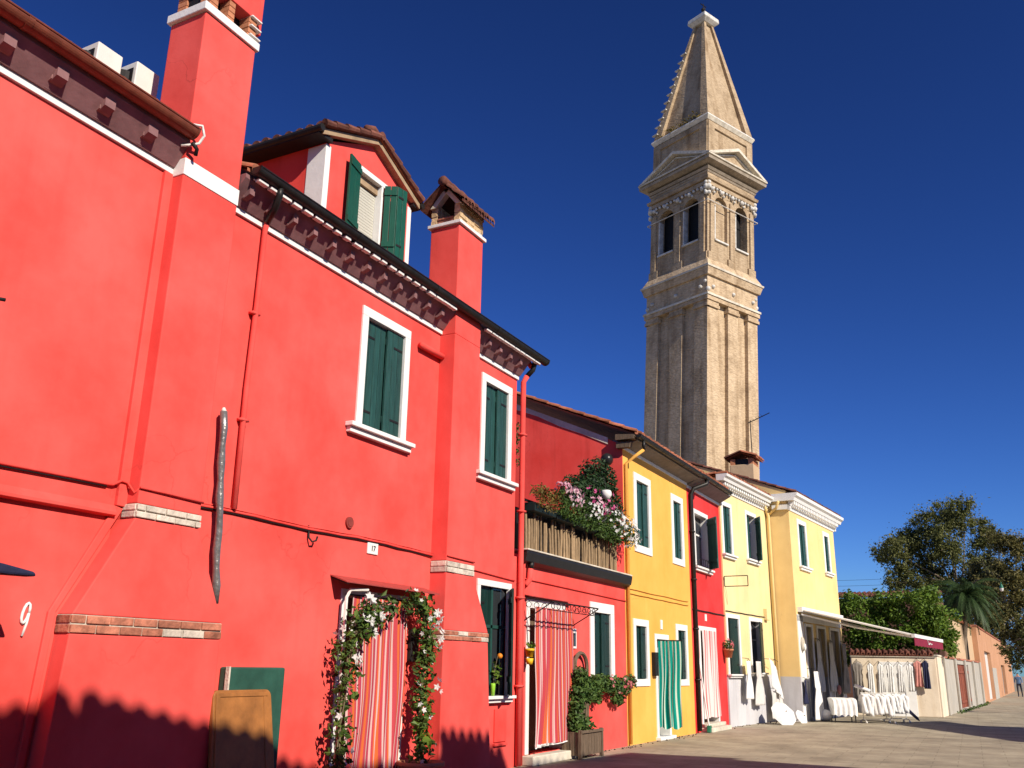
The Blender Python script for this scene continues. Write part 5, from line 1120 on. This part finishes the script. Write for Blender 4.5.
c1_ = [(13.69, 16.73, 1.69), (11.88, 16.27, 2.41), (10.48, 18.15, 2.17), (8.27, 19.62, 2.65), (5.34, 21.53, 2.41), (3.06, 21.01, 2.41), (1.21, 19.25, 1.93), (8.29, 16.13, 3.14), (4.65, 17.26, 3.38), (1.35, 16.24, 2.89), (10.94, 13.67, 2.17), (7.46, 12.95, 2.17), (12.2, 12.6, 1.8), (9.4, 12.0, 1.9), (6.6, 11.6, 2.0), (4.2, 12.6, 2.2), (2.2, 13.4, 2.2), (3.4, 10.2, 2.0), (5.2, 9.6, 1.8)]
tree('plane_tree', 'tall olive green plane tree standing left, clear against the sky', [((X+rnd.uniform(-3, 3), a, b), r) for a, b, r in c1_], [(X, 4.5, 0), (X-.2, 4.4, 4), (X, 4.8, 8), (X+.3, 5.2, 12.5)], 'leaf_plane', .31, 560, bark='bark', r0=.42)
X = 112
c2_ = [(-.37, 14.9, 1.66), (-1.79, 14.84, 1.66), (-3.52, 13.72, 2.6), (-.92, 11.71, 2.29), (1.17, 10.19, 1.87), (-1.51, 9.1, 2.29), (.73, 7.59, 1.66), (2.71, 9.38, 1.25), (-2.63, 7.06, 2.6), (1.4, 12.3, 1.87), (1.97, 7.6, 1.5), (-.17, 5.85, 1.5), (2.84, 10.75, 1.7), (-1.64, 5.85, 1.6), (.77, 8.83, 1.6), (4.0, 9.19, 1.5), (-.04, 12.3, 1.6), (-1.2, 4.6, 1.2), (3.2, 7.2, 1.6), (1.5, 6.0, 1.5), (0, 7.4, 1.7), (-3.0, 6.6, 1.8), (2.3, 9.1, 1.7), (-3, 9.4, 2.0), (.6, 4.9, 1.3), (2.6, 5.6, 1.3), (-2.4, 11.2, 2.0), (.2, 9.8, 1.8)]
tree('plane_tree', 'rusty leaved plane tree with a pale trunk at the right edge', [((X+rnd.uniform(-2.5, 2.5), a, b), r) for a, b, r in c2_], [(X, .75, 0), (X, .7, 3.5), (X+.2, .5, 6), (X, -.2, 10)], 'leaf_rust', .28, 560, r0=.3)
ol = [(.28, 2.68, .36), (-.06, 2.39, .42), (-.45, 2.19, .45), (-.07, 1.92, .32), (-.91, 2.61, .62), (.12, 2.5, .3), (-.95, 3.5, .8), (-1.7, 3.2, .8)]
tree('olive_tree', 'grey green tree branch reaching in at the right edge in front of the orange wall', [((46+rnd.uniform(-.3, .3), a, b), r) for a, b, r in ol], [(46, -2.0, 0), (46, -1.9, 1.2), (46, -1.6, 2.6)], 'leaf_plane', .11, 1500, None, 'bark', .10)
vn = [(5.99, 4.27, .56), (5.36, 4.17, .64), (4.64, 4.17, .64), (3.92, 4.32, .64), (3.25, 4.47, .64), (2.76, 4.46, .56), (2.44, 3.98, .64), (2.25, 3.35, .64), (2.14, 2.69, .48), (2.82, 3.19, .72), (3.75, 3.35, .72), (4.72, 3.35, .72), (5.71, 3.36, .72), (3.44, 2.75, .56), (4.4, 2.7, .5), (5.4, 2.7, .5), (6.5, 4.0, .6), (6.6, 3.0, .7), (6.3, 2.3, .6), (7.1, 3.6, .6), (5.0, 2.4, .5), (4.2, 3.8, .6), (5.1, 3.7, .6), (3.2, 3.9, .6), (2.9, 3.7, .5), (3.3, 3.1, .6)]
t = thing('climbing_vine', 'bright green vine heaped over the cream wall behind the awning', 'vine', (42, 4, 0))
mb = MB('leaf_bright')
for a, b, r in vn:
    foliage(mb, [(Vector((42+rnd.gauss(0, .35), a+rnd.gauss(0, .3)*r, b+rnd.gauss(0, .4)*r)), r*rnd.uniform(.45, .75), 110) for _ in range(7)], .15, 1, .5, .35, .4)
mb.build('leaves', t, fix=False)
mb = MB('stem')
for k in range(9): y0 = 2.6+k*.4; mb.tube([(42.2, y0, 0), (42.1, y0+rnd.uniform(-.3, .3), 1.6), (42, y0+rnd.uniform(-.4, .4), 3.3), (42, y0+rnd.uniform(-.6, .4), 4.2)], [.05, .04, .03, .01], 6)
mb.build('stem', t)
# palm
t = thing('palm_tree', 'dark palm with drooping fronds between the vine and the plane trees', 'palm', (55, 2.3, 0))
mb = MB('bark'); mb.tube([(55, 2.35, 0), (55, 2.2, 3), (55, 1.78, 5.5)], [.24, .2, .17], 10); mb.build('trunk', t)
mb = MB('leaf_palm'); c = Vector((55, 1.75, 5.5))
for k in range(110):
    az = rnd.uniform(0, 6.28); el = rnd.uniform(-.3, 1.25); L = rnd.uniform(1.7, 2.7); dirv = Vector((math.cos(az)*math.cos(el), math.sin(az)*math.cos(el), math.sin(el))); p = Vector(c); prev = None; n = 16
    side = Vector((-math.sin(az), math.cos(az), 0))
    for i in range(n):
        dirv = (dirv+Vector((0, 0, -.135))).normalized(); p2 = p+dirv*L/n; wl = .42*math.sin(min(1, (i+2)/n)*3.0)**.6
        for sg in (1, -1):
            for q in (0, .5):
                b0 = p.lerp(p2, q); tip = b0+(side*sg*.75+dirv*.65+Vector((0, 0, -.45))).normalized()*wl; mb.face([b0-dirv*.022, b0+dirv*.022, tip])
        mb.face([p-side*.014, p+side*.014, p2+side*.014, p2-side*.014]); p = p2
mb.build('crown', t, fix=False)
for k, (x, y0) in enumerate([(43.5, 2.32), (47, 2.15), (52, 1.9), (56, 1.72), (60, 1.45)]):
    pass
gt = MB('leaf_vine'); foliage(gt, [((44.5+i*1.3+rnd.uniform(-.5, .5), 2.22-.047*(3+i*1.3)+.1, .05), (.45, .12, .09), 26) for i in range(13)], .10, 1, .4, -.3); o = gt.build('weeds', fix=False); o['kind'] = 'stuff'; tag(o, 'weeds growing along the foot of the concrete wall', 'weeds')

gr = MB('soil')
for i in range(150):
    x = rnd.uniform(14.8, 32); y = D-.04-abs(rnd.gauss(0, .12))-(x-27.8)*.08*(x > 27.8); r = rnd.uniform(.006, .022); gr.ball((x, y, r*.5), r, 4, (1, 1, .6))
o = gr.build('grit', fix=False); o['kind'] = 'stuff'; tag(o, 'small stones and grit along the foot of the house fronts', 'grit')
# street lamp, far person, wires
t = thing('street_lamp', 'small street lamp with a green top in front of the rusty plane tree', 'street lamp', (62, 1.4, 0))
mb = MB('iron'); mb.tube([(62, 1.62, 4.0), (62, 1.62, 6.6), (62, 1.3, 6.95), (62, .4, 6.95), (62, .05, 6.85)], .035, 7); mb.build('arm', t)
mb = MB('lamp_green'); mb.lathe((62, .03, 6.4), [(.0, .40), (.03, .38), (.05, .28), (.11, .1), (.12, .06)], 14); mb.build('hood', t); mb = MB('ac_white'); mb.lathe((62, .03, 6.25), [(0, 0), (.07, .03), (.10, .12), (.11, .2)], 14); mb.build('glass', t)
def person(label, loc, rot=0):
    t = thing('person', label, 'person', loc)
    V = [(0, 0, .95), (0, 0, 1.15), (0, 0, 1.38), (0, .01, 1.50), (0, 0, 1.60), (0, 0, 1.70), (.10, 0, .90), (.11, .02, .50), (.11, -.02, .09), (.11, .12, .04), (-.10, 0, .90), (-.12, -.10, .50), (-.12, -.22, .10), (-.12, -.10, .04), (.19, 0, 1.42), (.25, -.03, 1.15), (.25, .08, .92), (-.19, 0, 1.42), (-.25, .03, 1.15), (-.24, .10, .92)]
    E_ = [(0, 1), (1, 2), (2, 3), (3, 4), (4, 5), (0, 6), (6, 7), (7, 8), (8, 9), (0, 10), (10, 11), (11, 12), (12, 13), (2, 14), (14, 15), (15, 16), (2, 17), (17, 18), (18, 19)]
    rr_ = [.15, .14, .17, .06, .085, .07, .10, .07, .05, .045, .10, .07, .05, .045, .07, .048, .035, .07, .048, .035]
    me = bpy.data.meshes.new('body'); me.from_pydata(V, E_, []); o = bpy.data.objects.new('body', me); COL.objects.link(o)
    sk = o.modifiers.new('skin', 'SKIN'); 
    for i, r in enumerate(rr_): me.skin_vertices[0].data[i].radius = (r, r*.85)
    me.skin_vertices[0].data[0].use_root = True
    o.modifiers.new('sub', 'SUBSURF').levels = 2
    dg = bpy.context.evaluated_depsgraph_get(); m2 = bpy.data.meshes.new_from_object(o.evaluated_get(dg)); o.modifiers.clear(); o.data = m2
    for m_ in ('skin', 'blue_shirt', 'dark_cloth', 'iron'): m2.materials.append(MATS[m_])
    for p in m2.polygons:
        z = p.center.z; p.material_index = 3 if z > 1.63 else (0 if z > 1.45 or (abs(p.center.x) > .2 and z < 1.0) else (1 if z > .93 else 2)); p.use_smooth = True
    o.parent = t; t.rotation_euler = (0, 0, rot)
person('distant person in a blue shirt walking at the right edge by the orange wall', (81, -.22, 0), rad(80))
t = thing('overhead_wires', 'thin overhead wires in the sky right of the corner house', 'wires', (70, 9, 7.5))
mb = MB('iron')
for z in (7.85, 7.45): mb.tube([(70, 12-.4*i, z-.02*math.sin(i*.3)) for i in range(13)], .012, 4)
mb.build('wire', t)

# ================================================================== the leaning bell tower
TX, TY, PSI, LX, LY = 69.54, 20.78, rad(113.0), .046, -.0365
e1v = Vector((math.sin(PSI), math.cos(PSI), 0)); e2v = Vector((math.sin(PSI-math.pi/2), math.cos(PSI-math.pi/2), 0))
def T(a, b, z):
    z = z if z < 33.5 else (33.5+(z-33.5)*.964 if z < 43 else 42.66+(z-43)*.932)
    return Vector((TX, TY, 0))+e1v*a+e2v*b+Vector((LX*z, LY*z, z))
tw_ = thing('bell_tower', 'tall leaning brick bell tower with a pyramid spire behind the houses', 'tower', (TX, TY, 0))
def sq(mb, h0, z0, h1, z1): mb.hexa([T(-h0, -h0, z0), T(h0, -h0, z0), T(h0, h0, z0), T(-h0, h0, z0), T(-h1, -h1, z1), T(h1, -h1, z1), T(h1, h1, z1), T(-h1, h1, z1)])
H = 3.25
# face frames: (u along face, e outward) for the four faces
FACES = [lambda u, e, z: T(u, -H-e, z), lambda u, e, z: T(-H-e, -u, z), lambda u, e, z: T(-u, H+e, z), lambda u, e, z: T(H+e, u, z)]
def fb(mb, F, u0, u1, e0, e1, z0, z1): mb.hexa([F(u0, e1, z0), F(u1, e1, z0), F(u1, e0, z0), F(u0, e0, z0), F(u0, e1, z1), F(u1, e1, z1), F(u1, e0, z1), F(u0, e0, z1)])
mb = MB('tower_brick'); rc = .34
sq(mb, H-rc, 0, H-rc, 29.9)
wp = 2*H/5
for F in FACES:
    for k in (0, 2, 4):
        u0 = -H+k*wp+(.0 if k else rc*0); fb(mb, F, u0+(.003 if k == 0 else 0), u0+wp-(.003 if k == 4 else 0), -rc-.05, 0 if k == 2 else -.002*FACES.index(F), 0, 29.2)
sh = mb.build('shaft', tw_)
mb = MB('tower_brick'); sq(mb, H+.34, 32.7, H-.05, 33.5)
for F in FACES:
    for k in (0, 2, 4):
        u0 = -H+k*wp; fb(mb, F, u0-.10, u0+wp+.10, -.3, .14, 29.2, 29.45); fb(mb, F, u0-.05, u0+wp+.05, -.3, .07, 29.45, 29.75)
sq(mb, H+.16, 29.75, H+.16, 30.1); sq(mb, H+.02, 30.1, H+.02, 30.5)
sq(mb, H+.02, 30.5, H+.03, 31.9); sq(mb, H+.20, 31.9, H+.36, 32.5)
cz = mb.build('lower_cornice', sh)
mb = MB('old_stone'); sq(mb, H+.24, 30.12, H+.24, 30.30); sq(mb, H+.42, 32.52, H+.44, 32.68)
mb.m('tower_stone')
for F in FACES:
    for u in (-H+wp*.5, 0, H-wp*.5): mb.ball(F(u, .06, 31.0), .17, 8)
    mb.ball(F(-H+.1, .0, 30.7), .2, 8); mb.ball(F(H-.2, .0, 31.4), .16, 8)
mb.build('stone_band', cz)
# belfry with two arched bays to each face
mb = MB('tower_brick_old'); Hb = H-.12
fx = [-Hb, -Hb+.95, -.55, .55, Hb-.95, Hb]
def archbay(F, u0, u1, z0, zs, blind):
    """arched opening between u0 and u1: spandrel pieces over the arch"""
    r = (u1-u0)/2; c = (u0+u1)/2; n = 8; zt = zs+r+.15
    for k in range(n):
        a0, a1 = math.pi*k/n, math.pi*(k+1)/n
        p0, p1 = (c-r*math.cos(a0), zs+r*math.sin(a0)), (c-r*math.cos(a1), zs+r*math.sin(a1))
        mb.hexa([F(p0[0], -.12, p0[1]), F(p1[0], -.12, p1[1]), F(p1[0], -.75, p1[1]), F(p0[0], -.75, p0[1]), F(p0[0], -.12, zt), F(p1[0], -.12, zt), F(p1[0], -.75, zt), F(p0[0], -.75, zt)])
    fb(mb, F, u0, u1, -.75, -.14, 33.3, z0)
    if blind: fb(mb, F, u0, u1, -.7, -.42, z0, zt)
for fi, F in enumerate(FACES):
    for a, b in ((fx[0], fx[1]), (fx[2], fx[3]), (fx[4], fx[5])):
        fb(mb, F, a+(.004 if a < -2 else 0), b-(.004 if b > 2 else 0), -.85, -.12-.002*fi, 33.3, 39.9)
        fb(mb, F, a-.0, b+.0, -.3, .02, 33.3, 34.1); 
        fb(mb, F, a+.25, b-.25, -.3, .03, 34.1, 39.6)
    archbay(F, fx[1], fx[2], 35.4, 39.0, fi in (0, 2)); archbay(F, fx[3], fx[4], 35.4, 39.0, False)
    fb(mb, F, -Hb, Hb, -.85, -.135, 39.95, 40.5)
bl = mb.build('belfry', tw_)
mb = MB('dark_inside'); sq(mb, H-.9, 33.4, H-.9, 40.3); mb.build('belfry_interior', bl)
mb = MB('tower_stone')
for F in FACES:
    for a, b in ((fx[1], fx[2]), (fx[3], fx[4])): fb(mb, F, a-.05, b+.05, -.5, .0, 35.4, 35.55); fb(mb, F, a-.02, a+.10, -.6, -.1, 35.55, 38.9)
    for u in (fx[0]+.45, fx[1]+.75, 0, fx[3]+.75, fx[4]+.5): mb.ball(F(u, .0, 40.2), .20, 8); mb.ball(F(u+.3, -.02, 39.95), .12, 8)
    for u in (-H+.15, H-.15): mb.ball(F(u, .0, 40.3), .24, 8); mb.ball(F(u, .02, 39.7), .18, 8); mb.ball(F(u, .02, 40.7), .18, 8)
    u = -H+.8
    while u < H: mb.ball(F(u, .0, 40.35), .13, 6); u += .42
    mb.tube([F(-H-.1, .12, 38.9), F(H+.1, .12, 38.9)], .04, 5)
mb.build('stone_ornament', bl)
mb = MB('tower_brick_old'); sq(mb, H+.05, 40.5, H+.05, 40.85); sq(mb, H-.08, 40.85, H-.06, 41.75); sq(mb, H+.14, 41.0, H+.2, 41.25)
en = mb.build('entablature', tw_)
mb = MB('shaded_stone'); sq(mb, H-.02, 41.75, H+.06, 41.9); sq(mb, H+.06, 42.0, H+.2, 42.2); sq(mb, H+.2, 42.42, H+.64, 42.55); sq(mb, H+.66, 42.57, H+.72, 42.8); mb.m('old_stone'); sq(mb, H+.75, 42.95, H+.77, 43.08)
pd = mb.build('upper_cornice', en)
mb = MB('old_stone')
for F in FACES:
    L_ = H+.72; zb, za = 43.12, 45.05
    tri = [(-L_, zb), (L_, zb), (0, za)]
    def pr(poly, e0, e1):
        n = len(poly); mb.raw([F(u, e1, z) for u, z in poly]+[F(u, e0, z) for u, z in poly], [tuple(range(n)), tuple(range(2*n-1, n-1, -1))]+[(i, n+i, n+(i+1) % n, (i+1) % n) for i in range(n)])
    mb.m('tower_brick_old'); pr([(-L_+.3, zb), (L_-.3, zb), (0, za-.25)], -.6, .22)
    mb.m('old_stone'); pr([(-L_-.04, zb), (-L_+.55, zb), (0, za-.32), (0, za)], -.5, .75); pr([(L_+.04, zb), (0, za+.002), (0, za-.318), (L_-.55, zb)], -.5, .752)
    mb.m('tower_stone'); pr([(-L_+.75, zb+.10), (-L_+1.0, zb+.10), (0, za-.62), (0, za-.5)], .1, .34); pr([(L_-.75, zb+.10), (0, za-.5), (0, za-.62), (L_-1.0, zb+.10)], .1, .342); pr([(-L_+.75, zb+.0), (L_-.75, zb+.0), (L_-.9, zb+.12), (-L_+.9, zb+.12)], .1, .345)
mb.build('pediment', en)
mb = MB('tower_brick_old'); ha = H-.22; sq(mb, ha, 43.1, ha-.02, 47.4)
for F in FACES:
    fb(mb, F, -ha, -ha+.8, -.3, -.10, 43.1, 47.2); fb(mb, F, ha-.8, ha, -.3, -.10, 43.1, 47.2); fb(mb, F, -ha, ha, -.3, -.102, 46.7, 47.25)
at = mb.build('attic', tw_)
mb = MB('old_stone'); sq(mb, H-.16, 47.4, H+.02, 47.75); mb.m('tower_stone'); sq(mb, H+.02, 47.76, H-.02, 47.92); mb.build('attic_cornice', at)
mb = MB('tower_brick_old'); s0_, s1_ = H-.12, .66; Z0, Z1 = 47.92, 61.3
sq(mb, s0_-.36, Z0, s1_-.22, Z1)
for sa, sb_ in ((1, 1), (1, -1), (-1, 1), (-1, -1)):
    w_, v_ = .85, .28
    mb.hexa([T(sa*s0_, sb_*s0_, Z0), T(sa*(s0_-w_), sb_*s0_, Z0), T(sa*(s0_-w_), sb_*(s0_-w_), Z0), T(sa*s0_, sb_*(s0_-w_), Z0), T(sa*s1_, sb_*s1_, Z1), T(sa*(s1_-v_), sb_*s1_, Z1), T(sa*(s1_-v_), sb_*(s1_-v_), Z1), T(sa*s1_, sb_*(s1_-v_), Z1)])
sp = mb.build('spire', tw_)
first = None
for k in range(11):
    q = .06+.07*k; h = s0_+(s1_-s0_)*q; z = Z0+(Z1-Z0)*q; c = T(-h, h, z)
    if first is None:
        mb = MB('tower_stone'); mb.hexa([c-e1v*.05+e1v*a*.12+e2v*b*.30+Vector((0, 0, d_)) for d_ in (-.06, .03) for a, b in ((-1, -1), (1, -1), (1, 1), (-1, 1))]); first = mb.build('spire_crocket', sp); cf = c
    else:
        o = first.copy(); COL.objects.link(o); o.parent = sp; o.matrix_parent_inverse = first.matrix_parent_inverse.copy(); o.location = c-cf
mb = MB('tower_stone'); sq(mb, s1_+.06, Z1, s1_+.42, Z1+.35); sq(mb, s1_+.40, Z1+.36, s1_+.36, Z1+.85); sq(mb, s1_+.2, Z1+.86, .2, Z1+1.15); mb.build('spire_cap', sp, bevel=.05)
mb = MB('iron'); mb.tube([T(0, 0, Z1+1.1), T(0, 0, Z1+2.9)], .05, 6); mb.ball(T(0, 0, Z1+2.2), .22, 8); mb.tube([T(-.4, 0, Z1+2.75), T(.4, 0, Z1+2.75)], .05, 5); mb.build('finial', sp)
mb = MB('leaf_ochre'); foliage(mb, [(T(-3.0, b, 48.1+rnd.uniform(0, .5)), (.35, .5, .45), 40) for b in (-2.2, -1.5, -.8, 0, .8, 1.6, 2.3)], .22, 1, .4, .1); o = mb.build('spire_weeds', sp, fix=False); o['kind'] = 'stuff'

# ================================================================== houses across the street (their roofs throw the shade along the bottom)
def opposite(label, plan, Hh, fronts, col, extra=None):
    t = thing('opposite_house', label, 'house', (plan[0][0], plan[0][1], 0), 'houses across the street'); mb = MB(col); n = len(plan)
    cx = sum(p[0] for p in plan)/n; cy = sum(p[1] for p in plan)/n
    mb.raw([(x, y, 0) for x, y in plan]+[(x, y, Hh) for x, y in plan], [tuple(range(n)), tuple(range(n, 2*n))]+[(i, (i+1) % n, n+(i+1) % n, n+i) for i in range(n)])
    mb.build('wall', t)
    for p, q in fronts:
        L_ = math.hypot(p[0]-q[0], p[1]-q[1]); th = math.degrees(math.atan2(-(p[1]-q[1])/L_, (p[0]-q[0])/L_)); Wf = plane(q, th)
        tile_roof('roof', t, Wf, 0, L_, .35, Hh+.12, -3.5, Hh+1.4, .25, 'tile', 6)
        fb_ = MB('wood_old'); fb_.box(Wf, 0, L_, .30, .22, Hh-.02, Hh+.20); fb_.build('shadow_strip', t)  # unseen strip added to close tile gaps and flatten the teeth of the cast shadow
        k = max(1, int(L_//3))
        for i in range(k):
            x = L_*(i+.5)/k
            for z in (1.2, 4.6): window(t, Wf, x-.5, x+.5, z, z+1.6, .12, sill=(x-.6, x+.6, z-.12, z+.005), lower=False)
    if extra:
        a, b, h = extra; e = MB(col); e.box(Wf, a, b, .34, -.6, Hh-.3, h); e.build('roof_block', t); tile_roof('roof', t, Wf, a-.05, b+.05, .42, h+.02, -.7, h+.4, .25, 'tile', 2)
    return t
opposite('plastered house across the street behind the camera', [(-8, -3.05), (1.5, -2.92), (4.85, -4.14), (4.85, -12), (-8, -12)], 8.2, [((-8, -3.05), (1.5, -2.92)), ((1.5, -2.92), (4.85, -4.14))], 'old_brick')
opposite('second plastered house across the street to the right of the camera', [(4.87, -4.1), (13.25, -5.2), (13.25, -12), (4.87, -12)], 8.22, [((4.87, -4.1), (13.25, -5.2))], 'old_brick', (4.3, 6.4, 8.62))
opposite('third house across the street farther along on the right', [(23.4, -10.1), (30.3, -6.1), (31.5, -13), (24.6, -16)], 6.9, [((23.4, -10.1), (30.3, -6.1))], 'tan_wall')
